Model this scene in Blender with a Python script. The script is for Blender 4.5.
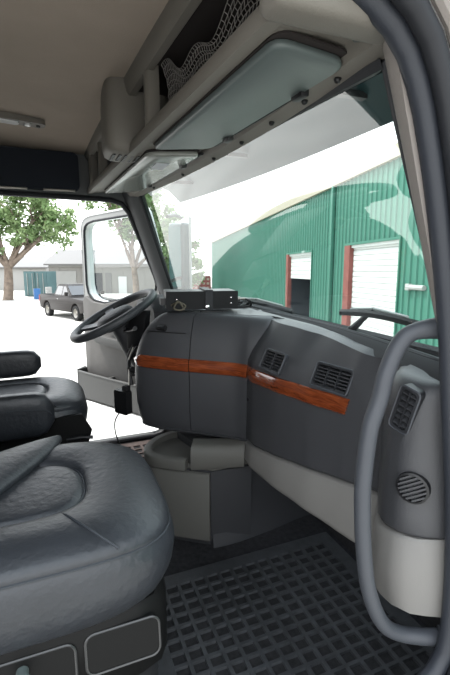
import bpy, bmesh, math, random
from mathutils import Vector, Matrix
for o in list(bpy.data.objects): bpy.data.objects.remove(o)
sc = bpy.context.scene
COL = sc.collection
random.seed(7)
PI = math.pi
# ------------------------------------------------------------------ camera, sky, sun, exposure
# x: across the cab (passenger side +), y: forward, z: up, cab floor at z = 0
CAM = Vector((1.65, 0.0, 1.232)); YAW = math.radians(22); FPX = 430.0
def cam_axes(hor):
    p = math.atan((337.5 - hor) / FPX)
    d = Vector((-math.cos(YAW)*math.cos(p), math.sin(YAW)*math.cos(p), -math.sin(p)))
    r = Vector((math.sin(YAW), math.cos(YAW), 0))
    return r, r.cross(d), d
r_, u_, d_ = cam_axes(256)
cd = bpy.data.cameras.new('camera'); cam = bpy.data.objects.new('camera', cd); COL.objects.link(cam)
cd.sensor_fit = 'VERTICAL'; cd.sensor_height = 36; cd.sensor_width = 24; cd.lens = 36*FPX/675
cd.clip_start = 0.02; cd.clip_end = 500
MW = Matrix((r_, u_, -d_)).transposed().to_4x4(); MW.translation = CAM; cam.matrix_world = MW
sc.camera = cam
# the yard outside slopes by about two degrees against the parked cab
re, ue, de = cam_axes(270)
_R = Matrix((r_, u_, d_)).transposed() @ Matrix((re, ue, de))
YARD = Matrix.Translation(CAM) @ _R.to_4x4() @ Matrix.Translation(-CAM)

w = bpy.data.worlds.new('sky'); sc.world = w; w.use_nodes = True
nt = w.node_tree; nt.nodes.clear()
wo = nt.nodes.new('ShaderNodeOutputWorld'); bg = nt.nodes.new('ShaderNodeBackground')
tc = nt.nodes.new('ShaderNodeTexCoord'); sx = nt.nodes.new('ShaderNodeSeparateXYZ'); rp = nt.nodes.new('ShaderNodeValToRGB')
rp.color_ramp.elements[0].position = 0.0; rp.color_ramp.elements[0].color = (1.0, 1.0, 1.0, 1)
rp.color_ramp.elements[1].position = 0.9; rp.color_ramp.elements[1].color = (0.80, 0.90, 1.0, 1)
nt.links.new(tc.outputs['Generated'], sx.inputs[0]); nt.links.new(sx.outputs['Z'], rp.inputs[0])
nt.links.new(rp.outputs[0], bg.inputs[0]); nt.links.new(bg.outputs[0], wo.inputs[0])
bg.inputs[1].default_value = 1.0
sd = bpy.data.lights.new('sun', 'SUN'); sd.energy = 1.6; sd.angle = math.radians(8); sd.color = (1, .96, .9)
sun = bpy.data.objects.new('sun', sd); COL.objects.link(sun)
sun.rotation_euler = Vector((0.25, 0.42, -0.87)).to_track_quat('-Z', 'Y').to_euler()
vs_ = sc.view_settings
vs_.view_transform = 'Standard'; vs_.look = 'None'; vs_.gamma = 1; vs_.use_curve_mapping = False
vs_.exposure = 2.0

# ------------------------------------------------------------------ materials
def lin(c):
    f = lambda v: v/12.92 if v <= .04045 else ((v+.055)/1.055)**2.4
    return tuple(f(v/255) for v in c)
MATS = {}
def mat(name, rgb, rough=.5, spec=.5, metal=0, var=.0, vscale=8, bump=0, bscale=200, coat=0, bdist=.002):
    m = bpy.data.materials.new(name); m.use_nodes = True; n = m.node_tree; b = n.nodes['Principled BSDF']
    b.inputs['Roughness'].default_value = rough; b.inputs['Specular IOR Level'].default_value = spec
    b.inputs['Metallic'].default_value = metal; b.inputs['Coat Weight'].default_value = coat
    t = n.nodes.new('ShaderNodeTexCoord')
    if var:
        z = n.nodes.new('ShaderNodeTexNoise'); z.inputs['Scale'].default_value = vscale; z.inputs['Detail'].default_value = 5
        r = n.nodes.new('ShaderNodeValToRGB')
        r.color_ramp.elements[0].position = .3; r.color_ramp.elements[1].position = .7
        r.color_ramp.elements[0].color = tuple(c*(1-var) for c in rgb)+(1,)
        r.color_ramp.elements[1].color = tuple(min(1, c*(1+var)) for c in rgb)+(1,)
        n.links.new(t.outputs['Object'], z.inputs['Vector']); n.links.new(z.outputs[0], r.inputs[0]); n.links.new(r.outputs[0], b.inputs['Base Color'])
    else:
        b.inputs['Base Color'].default_value = tuple(rgb)+(1,)
    if bump:
        z = n.nodes.new('ShaderNodeTexNoise'); z.inputs['Scale'].default_value = bscale; z.inputs['Detail'].default_value = 3
        k = n.nodes.new('ShaderNodeBump'); k.inputs['Strength'].default_value = bump; k.inputs['Distance'].default_value = bdist
        n.links.new(t.outputs['Object'], z.inputs['Vector']); n.links.new(z.outputs[0], k.inputs['Height']); n.links.new(k.outputs[0], b.inputs['Normal'])
    MATS[name] = m; return m
def glassmat(name, tint, strength=2.0, base=.04, rough=0.0):
    m = bpy.data.materials.new(name); m.use_nodes = True; n = m.node_tree; n.nodes.clear()
    out = n.nodes.new('ShaderNodeOutputMaterial'); mx = n.nodes.new('ShaderNodeMixShader')
    tr = n.nodes.new('ShaderNodeBsdfTransparent'); gl = n.nodes.new('ShaderNodeBsdfGlossy')
    tr.inputs[0].default_value = tint+(1,); gl.inputs['Roughness'].default_value = rough; gl.inputs[0].default_value = (1, 1, 1, 1)
    lw = n.nodes.new('ShaderNodeLayerWeight'); lw.inputs[0].default_value = .5
    p = n.nodes.new('ShaderNodeMath'); p.operation = 'POWER'; p.inputs[1].default_value = 5
    a = n.nodes.new('ShaderNodeMath'); a.operation = 'MULTIPLY_ADD'; a.inputs[1].default_value = .96*strength*.75; a.inputs[2].default_value = base*strength; a.use_clamp = True
    n.links.new(lw.outputs['Facing'], p.inputs[0]); n.links.new(p.outputs[0], a.inputs[0]); n.links.new(a.outputs[0], mx.inputs[0])
    n.links.new(tr.outputs[0], mx.inputs[1]); n.links.new(gl.outputs[0], mx.inputs[2]); n.links.new(mx.outputs[0], out.inputs[0])
    MATS[name] = m; return m
def woodmat():
    m = mat('wood', (.2, .05, .02), .18, .6, coat=.8); n = m.node_tree; b = n.nodes['Principled BSDF']
    t = n.nodes.new('ShaderNodeTexCoord'); mp = n.nodes.new('ShaderNodeMapping'); mp.inputs['Scale'].default_value = (6, 6, 60)
    z = n.nodes.new('ShaderNodeTexNoise'); z.inputs['Scale'].default_value = 2.2; z.inputs['Detail'].default_value = 6; z.inputs['Distortion'].default_value = 1.5
    r = n.nodes.new('ShaderNodeValToRGB')
    r.color_ramp.elements[0].position = .3; r.color_ramp.elements[0].color = (.085, .016, .006, 1)
    r.color_ramp.elements[1].position = .72; r.color_ramp.elements[1].color = (.24, .058, .018, 1)
    n.links.new(t.outputs['Object'], mp.inputs[0]); n.links.new(mp.outputs[0], z.inputs['Vector']); n.links.new(z.outputs[0], r.inputs[0]); n.links.new(r.outputs[0], b.inputs['Base Color'])
woodmat()
mat('headliner', (.285, .24, .20), .95, .1, var=.10, vscale=3, bump=.5, bscale=260)
mat('headpad', (.018, .021, .028), .9, .2, bump=.5, bscale=300)
mat('shelf', (.135, .125, .108), .6, .3, bump=.25, bscale=350)
mat('visor', (.075, .092, .09), .42, .4, var=.05, bump=.15, bscale=400)
mat('visor_gloss', (.22,.225,.205), .22, .6)
mat('net_grey', (.16, .15, .14), .8)
mat('cavity_shade', (.03, .026, .025), .95, .1)  # shade of the shelf interior put into a dark colour
mat('dash', (.038, .039, .043), .44, .5, var=.06, vscale=6, bump=.35, bscale=520)
mat('dash_low', (.024, .025, .028), .6, .4, bump=.35, bscale=520)
mat('panel_light', (.155, .15, .142), .6, .35, bump=.25, bscale=450)
mat('bin', (.085, .083, .075), .6, .35, bump=.25, bscale=450)
mat('handle', (.042, .046, .054), .5, .4, bump=.3, bscale=500)
mat('black', (.008,.008,.009), .45, .4)
mat('black_matte', (.016, .016, .017), .8, .2, bump=.3, bscale=300)
mat('vent', (.02, .021, .024), .45, .4)
mat('chrome', (.6, .6, .6), .2, .5, metal=1)
mat('steel', (.22, .21, .19), .4, .5, metal=1)
mat('leather', (.019, .0215, .026), .45, .5, var=.15, vscale=10, bump=.5, bscale=60, bdist=.004)
mat('leather_insert', (.03,.035,.045), .5, .45, var=.25, vscale=140, bump=.7, bscale=300)
mat('seam', (.02, .024, .03), .6)
mat('seatplastic', (.005, .005, .005), .55, .15)
mat('panel_rim', (.03,.03,.03), .3, .5)
mat('wheel_rubber', (.035,.038,.042), .5, .4, bump=.3, bscale=400)
mat('mirror_glass', (.02,.07,.07), .3, .4)
mat('door_frame', (.30,.30,.29), .5, .4)
mat('brass', (.07,.06,.04), .5, .4)
mat('bellows', (.012, .012, .013), .7, .3)
mat('knob', (.10,.125,.12), .5)
mat('rubber', (.022, .025, .032), .5, .4, bump=.2, bscale=300)
mat('rubber_dark', (.014, .015, .018), .55, .3)
mat('pillar', (.20, .18, .165), .7, .3, bump=.3, bscale=400)
mat('pillar_grey', (.09, .093, .095), .6, .3, bump=.3, bscale=400)
mat('white_paint', (.75, .75, .74), .3, .5, coat=.3)
mat('mat_rubber', (.030, .032, .035), .55, .4, var=.3, vscale=30, bump=.5, bscale=300)
mat('mat_cell', (.019, .019, .020), .9, .2, var=.3, vscale=60, bump=.9, bscale=400)
mat('mat_brown', (.06, .045, .042), .7, .3, var=.3, vscale=30, bump=.5, bscale=300)
mat('carpet', (.025, .025, .027), .95, .1, var=.3, vscale=50, bump=.9, bscale=350)
mat('doorgrey', (.075, .075, .073), .6, .35, bump=.3, bscale=420)
mat('door_lining', (.12, .115, .11), .75, .25, var=.06, vscale=15, bump=.25, bscale=300)
mat('cable', (.015, .015, .015), .5)
mat('tinted', (.012, .035, .04), .35, .5)
glassmat('windshield', (.86, .95, .92), 2.0, .065)
glassmat('sideglass', (.80, .86, .85), 2.0)
glassmat('carglass', (.10, .12, .13), 2.5)
mat('concrete', (.42, .405, .38), .9, .2, var=.06, vscale=.6, bump=.3, bscale=15)
mat('green_wall', (.036, .135, .098), .5, .4, var=.06, vscale=.5)
mat('cream', (.30, .265, .205), .6)
mat('door_white', (.5, .5, .49), .5)
mat('jamb_red', (.17, .045, .035), .7, var=.2, vscale=3)
mat('dark_inside', (.02, .025, .03), .9, .1)
mat('galv', (.3,.3,.29), .5)
mat('shed_wall', (.19, .18, .165), .7, var=.08, vscale=.6)
mat('shed_roof', (.12, .115, .11), .6)
mat('shed_light', (.26, .255, .24), .7)
mat('teal', (.06, .12, .125), .6, var=.12, vscale=1)
mat('blue', (.03, .12, .30), .5)
mat('bark', (.16, .125, .10), .95, .1, var=.3, vscale=3, bump=.8, bscale=8)
mat('car_paint', (.02, .017, .016), .45, .2)
mat('tyre', (.015, .015, .015), .85, .2)
mat('lamp_red', (.25, .01, .01), .3)
mat('lamp_clear', (.6, .6, .6), .15)
mat('rust_red', (.17, .035, .03), .7, var=.2, vscale=2)
mat('paper', (.55, .56, .60), .7)
def leafmat(name, a, b):
    m = mat(name, a, .6, .25); n = m.node_tree; p = n.nodes['Principled BSDF']
    t = n.nodes.new('ShaderNodeTexCoord'); z = n.nodes.new('ShaderNodeTexNoise'); z.inputs['Scale'].default_value = 1.1; z.inputs['Detail'].default_value = 6
    r = n.nodes.new('ShaderNodeValToRGB'); r.color_ramp.elements[0].position = .35; r.color_ramp.elements[1].position = .65
    r.color_ramp.elements[0].color = a+(1,); r.color_ramp.elements[1].color = b+(1,)
    n.links.new(t.outputs['Object'], z.inputs['Vector']); n.links.new(z.outputs[0], r.inputs[0]); n.links.new(r.outputs[0], p.inputs['Base Color'])
    out = n.nodes['Material Output']; tl = n.nodes.new('ShaderNodeBsdfTranslucent'); mx = n.nodes.new('ShaderNodeMixShader'); mx.inputs[0].default_value = .35
    n.links.new(r.outputs[0], tl.inputs[0]); n.links.new(p.outputs[0], mx.inputs[1]); n.links.new(tl.outputs[0], mx.inputs[2]); n.links.new(mx.outputs[0], out.inputs[0])
leafmat('leaf', (.11, .18, .07), (.24, .32, .15))
leafmat('leaf_far', (.10, .16, .07), (.20, .27, .13))

# ------------------------------------------------------------------ helpers
YSET = set()                                              # names of what stands in the yard
def link(name, me, m, parent=None, xf=None, sharp=40):
    if sharp: 
        for p in me.polygons: p.use_smooth = True
        me.set_sharp_from_angle(angle=math.radians(sharp))
    if m: me.materials.append(MATS[m])
    o = bpy.data.objects.new(name, me); COL.objects.link(o)
    if xf is not None: o.matrix_world = xf
    if parent is not None:
        o.parent = parent
        o.matrix_parent_inverse = parent.matrix_basis.inverted() if parent.parent is None else (parent.parent.matrix_basis @ parent.matrix_parent_inverse @ parent.matrix_basis).inverted()
        if parent.name in YSET:
            YSET.add(o.name)
            o.matrix_basis = YARD if xf is None else xf
    return o
def obj(name, g, m, parent=None, xf=None, sharp=40, bevel=0, seg=2, fixn=True):
    vs, fs = g; me = bpy.data.meshes.new(name); bm = bmesh.new()
    bv = [bm.verts.new(v) for v in vs]
    for f in fs:
        try: bm.faces.new([bv[i] for i in f])
        except ValueError: pass
    if fixn: bmesh.ops.recalc_face_normals(bm, faces=bm.faces)
    if bevel: bmesh.ops.bevel(bm, geom=bm.edges[:], offset=bevel, segments=seg, affect='EDGES', profile=.5, clamp_overlap=True)
    bm.to_mesh(me); bm.free()
    return link(name, me, m, parent, xf, sharp)
def tag(o, label=None, cat=None, group=None, kind=None):
    if label: o['label'] = label
    if cat: o['category'] = cat
    if group: o['group'] = group
    if kind: o['kind'] = kind
    return o
def thing(name, label, cat, loc, group=None):
    o = bpy.data.objects.new(name, None); o.empty_display_size = .1; COL.objects.link(o); o.location = loc
    return tag(o, label, cat, group)
def ything(name, label, cat, loc, group=None):            # a thing standing in the yard
    o = bpy.data.objects.new(name, None); o.empty_display_size = .5; COL.objects.link(o)
    o.matrix_basis = YARD @ Matrix.Translation(loc); YSET.add(o.name)
    return tag(o, label, cat, group)
def struct(o): o['kind'] = 'structure'; return o
def join(*gs):
    V, F = [], []
    for vs, fs in gs:
        k = len(V); V += list(vs); F += [tuple(i+k for i in f) for f in fs]
    return V, F
def xform(g, M): return [M @ Vector(v) for v in g[0]], g[1]
def box(x0, x1, y0, y1, z0, z1):
    v = [(x, y, z) for x in (x0, x1) for y in (y0, y1) for z in (z0, z1)]
    return [Vector(p) for p in v], [(0,1,3,2), (4,6,7,5), (0,4,5,1), (2,3,7,6), (0,2,6,4), (1,5,7,3)]
def frame(o, n, up=(0,0,1)):
    n = Vector(n).normalized(); u = Vector(up).cross(n).normalized(); v = n.cross(u)
    M = Matrix((u, v, n)).transposed().to_4x4(); M.translation = Vector(o); return M     # local x = right, y = up, z = out
def cr(pts, n=8, closed=False):
    P = [Vector(p) for p in pts]; out = []; N = len(P)
    for i in range(N if closed else N-1):
        if closed: a, b, c, d = P[i-1], P[i], P[(i+1) % N], P[(i+2) % N]
        else: a, b, c, d = P[max(i-1, 0)], P[i], P[i+1], P[min(i+2, N-1)]
        for k in range(n):
            t = k/n
            out.append(.5*((2*b)+(c-a)*t+(2*a-5*b+4*c-d)*t*t+(3*b-a-3*c+d)*t**3))
    if not closed: out.append(P[-1])
    return out
def loft(rings, closed=True, caps=True):
    V = [Vector(p) for r in rings for p in r]; n = len(rings[0]); F = []
    for i in range(len(rings)-1):
        for j in range(n if closed else n-1):
            k = (j+1) % n; F.append((i*n+j, i*n+k, (i+1)*n+k, (i+1)*n+j))
    if caps and closed: F.append(tuple(range(n))); F.append(tuple(range((len(rings)-1)*n, len(rings)*n)))
    return V, F
def tube(path, r, n=10, closed=False, flat=1.0, up=(0,0,1)):
    P = [Vector(p) for p in path]; N = len(P); rings = []; nrm = None
    for i, p in enumerate(P):
        a = P[(i-1) % N] if (closed or i > 0) else P[0]; b = P[(i+1) % N] if (closed or i < N-1) else P[-1]
        t = (b-a).normalized()
        if nrm is None:
            nrm = Vector(up) - t*Vector(up).dot(t)
            if nrm.length < .1: nrm = Vector((1,0,0)) - t*t.x
        else: nrm = nrm - t*nrm.dot(t)
        nrm.normalize(); bn = t.cross(nrm); rr = r[i] if isinstance(r, (list, tuple)) else r
        rings.append([p + nrm*math.cos(2*PI*k/n)*rr + bn*math.sin(2*PI*k/n)*rr*flat for k in range(n)])
    if closed: rings.append(rings[0])
    return loft(rings, True, not closed)
def lathe(prof, n=24, M=None):
    rings = [[Vector((r*math.cos(2*PI*k/n), r*math.sin(2*PI*k/n), z)) for k in range(n)] for r, z in prof]
    g = loft(rings); return xform(g, M) if M else g
def prism(outline, M, d0, d1):
    return loft([[M @ Vector((x, y, d)) for x, y in outline] for d in (d0, d1)])
def rr(w, h, r, seg=4, cx=0, cy=0):
    out = []
    for sx_, sy_, a0 in ((1,1,0), (-1,1,90), (-1,-1,180), (1,-1,270)):
        for k in range(seg+1):
            a = math.radians(a0+90*k/seg); out.append((cx+sx_*(w/2-r)+r*math.cos(a), cy+sy_*(h/2-r)+r*math.sin(a)))
    return out
def plate_hole(outer, inner, M, d0, d1):
    """solid between two loops of equal length"""
    n = len(outer); L = [[M @ Vector((x, y, d)) for x, y in o] for o, d in ((outer, d0), (outer, d1), (inner, d1), (inner, d0))]
    L.append(L[0]); return loft(L, True, False)
def carve(o, shapes):
    """cut recesses into a closed mesh object (the cutters are deleted again)"""
    for g in shapes:
        c = obj('cutter', g, None, sharp=0); md = o.modifiers.new('cut', 'BOOLEAN'); md.operation = 'DIFFERENCE'; md.solver = 'EXACT'; md.object = c
        bpy.context.view_layer.update()
        me = bpy.data.meshes.new_from_object(o.evaluated_get(bpy.context.evaluated_depsgraph_get())); o.modifiers.clear(); o.data = me
        bpy.data.objects.remove(c)
    for p in o.data.polygons: p.use_smooth = True
    o.data.set_sharp_from_angle(angle=math.radians(35))
def lerp_tab(tab, x):
    if x <= tab[0][0]: return tab[0][1]
    for (a, va), (b, vb) in zip(tab, tab[1:]):
        if x <= b:
            t = (x-a)/(b-a); t = t*t*(3-2*t)*.5+t*.5; return va+(vb-va)*t
    return tab[-1][1]
def resample(loop, n):
    P = [Vector((p[0], p[1])) for p in loop]; P.append(P[0]); L = [0]
    for a, b in zip(P, P[1:]): L.append(L[-1]+(b-a).length)
    out = []; j = 0
    for k in range(n):
        s = L[-1]*k/n
        while L[j+1] < s: j += 1
        t = (s-L[j])/max(1e-9, L[j+1]-L[j]); q = P[j].lerp(P[j+1], t); out.append((q.x, q.y))
    return out
def hole_plate(poly, hole, M, d0, d1, n=64):
    """polygon with a hole: outer loop found by casting from the hole centre"""
    h = resample(hole, n); c = Vector((sum(p[0] for p in h)/n, sum(p[1] for p in h)/n)); o = []; L = [Vector(p) for p in poly]
    for x, y in h:
        dv = Vector((x, y))-c; best = 1.0
        for p, q in zip(L, L[1:]+L[:1]):
            s = q-p; den = dv.x*s.y-dv.y*s.x
            if abs(den) < 1e-9: continue
            w0 = p-c; t = (w0.x*s.y-w0.y*s.x)/den; uu = (w0.x*dv.y-w0.y*dv.x)/den
            if t > 1 and -1e-6 <= uu <= 1+1e-6: best = max(best, t)
        o.append(tuple(c+dv*best))
    for p in poly:                                                  # snap nearest outer points to the corners
        i = min(range(n), key=lambda i: (o[i][0]-p[0])**2+(o[i][1]-p[1])**2); o[i] = tuple(p)
    return plate_hole(o, h, M, d0, d1)
YZ = Matrix(((0,0,1,0), (1,0,0,0), (0,1,0,0), (0,0,0,1)))            # (y, z, x) -> world

# ================================================================== THE CAB: SHELL
def dz(p): return p
struct(obj('floor', box(-1.12, 1.06, -1.5, 1.16, -.06, 0), 'carpet'))
# headliner: slightly domed
rings = []
for i in range(13):
    y = -1.5+i*(2.2/12); rings.append([Vector((x, y, 1.80+.03*(1-(x/1.15)**2)+.02*max(0, min(1, (.2-y)/.5)))) for x in [-1.12+2.24*k/14 for k in range(15)]])
g1 = loft(rings, False, False); g2 = ([v+Vector((0,0,.05)) for v in g1[0]], g1[1])
struct(obj('ceiling', join(g1, g2), 'headliner', fixn=False))
struct(obj('wall_back', box(-1.12, 1.12, -1.56, -1.5, -.06, 1.95), 'pillar_grey'))
struct(obj('wall_front', box(-1.06, 1.04, 1.1, 1.16, 0, .94), 'carpet'))
# driver side wall with door opening
drv_open = [(.66,1.02), (.47,1.50), (.43,1.545), (.36,1.562), (-.40,1.575), (-.46,1.52), (-.48,.10), (-.42,.03), (.62,.03), (.71,.10), (.73,.5)]
struct(obj('wall_left', hole_plate([(-1.5,-.06), (1.16,-.06), (1.16,.92), (.76,.95), (.56,1.58), (.56,1.93), (-1.5,1.93)], drv_open, YZ, -1.16, -1.09, 128), 'pillar_grey'))
op = [Vector((-1.085, y, z)) for y, z in resample(drv_open, 80)]
obj('trim_1', tube(op, .016, 8, True), 'rubber_dark')['kind'] = 'structure'
# passenger side wall with door opening
pas_open = [(.431,1.604), (.482,1.58), (.528,1.545), (.565,1.484), (.593,1.409), (.618,1.329), (.646,1.225), (.677,1.093), (.711,.906), (.743,.722), (.762,.572), (.771,.454), (.768,.349), (.745,.308), (.70,.278), (.60,.22), (.48,.06), (.40,.02), (-.55,.02), (-.62,.08), (-.62,1.6), (-.56,1.68), (.2,1.68), (.35,1.645)]
pas_open = [(p.x, p.y) for p in cr([(a, b, 0) for a, b in pas_open], 5, True)]
pp = [Vector((1.075, y, z)) for y, z in resample(pas_open, 140)]
cy_, cz_ = .05, .85
def grow(path, k, x): 
    out = []
    n = len(path)
    for i, p in enumerate(path):
        t = (path[(i+1) % n]-path[i-1]).normalized(); nn = Vector((0, t.z, -t.y))
        if nn.dot(Vector((0, p.y-cy_, p.z-cz_))) < 0: nn = -nn
        out.append(Vector((x, p.y, p.z))+nn*k)
    return out
struct(obj('wall_right', hole_plate([(-1.5,-.06), (1.16,-.06), (1.16,.92), (.90,.95), (.72,1.58), (.66,1.93), (-1.5,1.93)], [(p.y, p.z) for p in grow(pp, .045, 1.06)], YZ, 1.06, 1.10, 160), 'white_paint'))
struct(obj('trim_2', tube(grow(pp, .021, 1.062), .021, 12, True, 1.0), 'rubber'))
struct(obj('trim_3', tube(grow(pp, .030, 1.098), .018, 12, True), 'rubber_dark'))
struct(obj('trim_4', tube(grow(pp, .062, 1.112), .012, 8, True), 'pillar'))
struct(obj('trim_5', tube(grow(pp, .088, 1.122), .018, 12, True), 'rubber'))

# ---- windshield
WB = cr([(-1.0,.74,.945), (-.3,.90,.972), (.36,.93,.98), (.985,.82,.99)], 10)
WT = cr([(-1.0,.53,1.585), (-.2,.59,1.605), (.45,.61,1.595), (.978,.585,1.57)], 10)
g = loft([[b.lerp(t, k/8)+Vector((0, .012*math.sin(PI*k/8), 0)) for b, t in zip(WB, WT)] for k in range(9)], False, False)
win = struct(obj('window_1', g, 'windshield', sharp=60)); win['label'] = 'large curved windshield'
lp = WB + [WB[-1].lerp(WT[-1], k/8) for k in range(1, 8)] + list(reversed(WT)) + [WT[0].lerp(WB[0], k/8) for k in range(1, 8)]
obj('windshield_seal', tube([p+Vector((0,-.004,0)) for p in lp], .011, 8, True), 'rubber_dark', win)
# broad black band along the lower edge
low = loft([[p+Vector((0, -.004, .010)) for p in WB], [p+Vector((0,-.022,.0)) for p in WB], [p+Vector((0,-.045,-.03)) for p in WB], [p+Vector((0,.03,-.03)) for p in WB]], False, False)
obj('lower_band', low, 'rubber_dark', win)
# pillars
def strip(a0, a1, b0, b1, name, m, thick=Vector((0,.03,0)), bulge=Vector((0,0,0)), n=8):
    R = []
    for k in range(n+1):
        t = k/n; a = a0.lerp(a1, t); b = b0.lerp(b1, t); mid = (a+b)/2+bulge
        R.append([a, a.lerp(mid, .6)+bulge*.2, mid, b.lerp(mid, .6)+bulge*.2, b, b+thick, a+thick])
    return struct(obj(name, loft(R), m))
strip(Vector((.98,.812,.985)), Vector((.973,.575,1.60)), Vector((1.05,.73,.985)), Vector((1.05,.52,1.60)), 'trim_6', 'pillar', bulge=Vector((.0,-.014,0)))
strip(Vector((-.995,.735,.88)), Vector((-.995,.515,1.62)), Vector((-1.095,.69,.88)), Vector((-1.095,.43,1.62)), 'trim_7', 'pillar_grey', bulge=Vector((.012,-.012,0)))

# ================================================================== DASHBOARD
dash = thing('dashboard', 'dark grey wraparound truck dashboard with wood trim and air vents', 'dashboard', (0.1, .75, .4))
YF = [(-.16,.84), (-.05,.79), (.04,.735), (.10,.715), (.2,.70), (.35,.712), (.5,.738), (.66,.772), (.72,.785), (.77,.800), (.80,.80), (.84,.765), (.88,.725), (.92,.705), (.96,.705), (1.0,.725), (1.03,.765), (1.045,.80)]
yf = lambda x: lerp_tab(YF, x)
zs = lambda x: .478+(x-.15)*.16
ycowl = lambda x: lerp_tab([(-1.0,.72), (-.3,.875), (.36,.90), (.97,.79), (1.05,.78)], x)
ZT = [(.08,.985), (.3,.984), (.5,.976), (.65,.966), (.75,.960), (.80,.958), (.88,.966), (1.0,.962), (1.045,.955)]
zt = lambda x: lerp_tab(ZT, x)
def face_ring(x):
    f = yf(x); t = zt(x); s = zs(x); pod = max(0, min(1, (x-.80)/.08)); c = max(ycowl(x), f+.06); d = max(.06, min(.15, (c-f)*.92))
    s -= .012*pod
    A = [(0,.70), (.02,.80), (.05,.825), (.17,.862), (.34,.900), (.54,.935), (.76,t-.008), (1.0,t)]
    B = [(0,.70), (.02,.80), (.06,.86), (.12,t-.045), (.22,t-.024), (.40,t-.008), (.65,t), (1.0,t)]
    sc2 = (t-.825)/(.983-.825)
    A = [(q, z if z <= .825 else (.825+(z-.825)*sc2 if z < t-.009 else z)) for q, z in A]
    P = [(f+.05, s), (f+.012, s), (f+.002, s+.012), (f, s+.05)]
    P += [(f+d*(qa*(1-pod)+qb*pod), za*(1-pod)+zb*pod) for (qa, za), (qb, zb) in zip(A, B)]
    P += [(max(c-.01, f+d+.01), max(t, .970)), (max(c, f+d)+.05, .96), (max(c, f+d)+.05, .80), (f+.09, s+.02)]
    return [Vector((x, y, z)) for y, z in P]
xs = [-.14+1.185*i/74 for i in range(75)]
UP = obj('upper_panel', loft([face_ring(x) for x in xs]), 'dash', dash, sharp=50)
# light lower panel
def low_ring(x):
    f = yf(x); pod = max(0, min(1, (x-.80)/.08)); s = zs(x)-.003-.012*pod; b = .392+.012*pod
    P = [(f+.05, s), (f+.006, s), (f-.002, s-.008), (f-.006, (s+b)/2), (f-.012+.01*pod, b+.02), (f-.006+.01*pod, b+.004), (f+.004, b), (f+.06, b)]
    return [Vector((x, y, z)) for y, z in P]
obj('lower_panel', loft([low_ring(.105+.935*i/50) for i in range(51)]), 'panel_light', dash, sharp=50)['label'] = 'light grey kick panel'
# ---- centre console wrapping towards the driver's seat
OUT = cr([(-.40,.86,0), (-.40,.62,0), (-.39,.50,0), (-.362,.40,0), (-.31,.345,0), (-.255,.335,0), (-.195,.37,0), (-.10,.47,0), (.0,.59,0), (.075,.675,0), (.125,.712,0), (.165,.765,0), (.19,.85,0)], 7)
SPA, SPB = Vector((-.20,.53,0)), Vector((.06,.84,0))
LEV = [(.445,.46), (.450,.30), (.458,.20), (.475,.115), (.51,.055), (.57,.015), (.65,0), (.72,0), (.76,.012), (.80,.05), (.84,.11), (.88,.19), (.91,.28), (.935,.38), (.955,.47), (.970,.56), (.980,.66), (.985,.76), (.987,.85)]
def spine(p):
    d = SPB-SPA; t = max(0, min(1, (p-SPA).dot(d)/d.length_squared)); return SPA+d*t
def cons(i, z, off=0.0):
    k = lerp_tab(LEV, z); p = OUT[i]; a = OUT[max(0, i-1)]; b = OUT[min(len(OUT)-1, i+1)]; t = (b-a).normalized(); n = Vector((t.y, -t.x, 0))
    q = p.lerp(spine(p), k)+n*off; return Vector((q.x, q.y, z))
NS = len(OUT); NJ = 71; SEAM = 52
def cons_strip(i0, i1):
    R = []
    for z, k in LEV:
        row = [cons(i, z) for i in range(i0, i1+1)]
        c0 = row[0].lerp(Vector((spine(OUT[i0]).x, spine(OUT[i0]).y, z)), .12); c1 = row[-1].lerp(Vector((spine(OUT[i1]).x, spine(OUT[i1]).y, z)), .12)
        R.append([c0]+row+[c1])
    return loft(R, False, False)
obj('console_nose', cons_strip(4, SEAM), 'dash', dash, sharp=60)
g = cons_strip(SEAM, NS-1); 
sh = (OUT[SEAM+1]-OUT[SEAM]).normalized()*.0035
obj('console_flank', ([v+sh for v in g[0]], g[1]), 'dash', dash, sharp=60)
top = [cons(i, .987) for i in range(4, NS)] + [Vector((.16,.86,.985)), Vector((-.2,.88,.985))]
obj('console_deck', loft([[p+Vector((0,0,dzz)) for p in top] for dzz in (-.02, .001)]), 'dash', dash, sharp=60)
bot = [cons(i, .446) for i in range(4, NS)] + [Vector((.10,.9,.446)), Vector((-.3,.9,.446))]
obj('console_underside', loft([[p+Vector((0,0,dzz)) for p in bot] for dzz in (-.0, .015)]), 'dash_low', dash, sharp=60)
obj('console_core', box(-.30, -.10, .62, 1.05, .46, .95), 'dash_low', dash)
# lower edge lip
obj('console_lip', tube([cons(i, .468, .002) for i in range(6, NJ)], .006, 6), 'dash_low', dash)
# switch cutout near the top of the nose
c = cons(44, .925, .004); n = (Vector((.35,-.55,.75)))
sw = obj('switch', prism(rr(.055, .026, .008), frame(c+n.normalized()*.0, n), -.01, .006), 'black', dash)
obj('switch_rocker', prism(rr(.036, .014, .004), frame(c+n.normalized()*.006, n), -.005, .004), 'vent', sw)
# horizontal parting line above the wood
obj('parting_line', tube([cons(i, .905, .0005) for i in range(28, SEAM)], .002, 5), 'black', dash)
# driver side of the dashboard, mostly hidden behind the wheel
R = []
for i in range(21):
    x = -1.05+.69*i/20; c = ycowl(x); f = .56+.10*abs((x+.62)/.45)**2
    R.append([Vector((x, y, z)) for y, z in [(f+.05,.50), (f,.53), (f-.015,.70), (f+.01,.86), (f+.03,.925), (f+.08,.95), (c,.945), (c+.04,.93), (c+.04,.5)]])
obj('driver_panel', loft(R), 'dash', dash, sharp=50)
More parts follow.
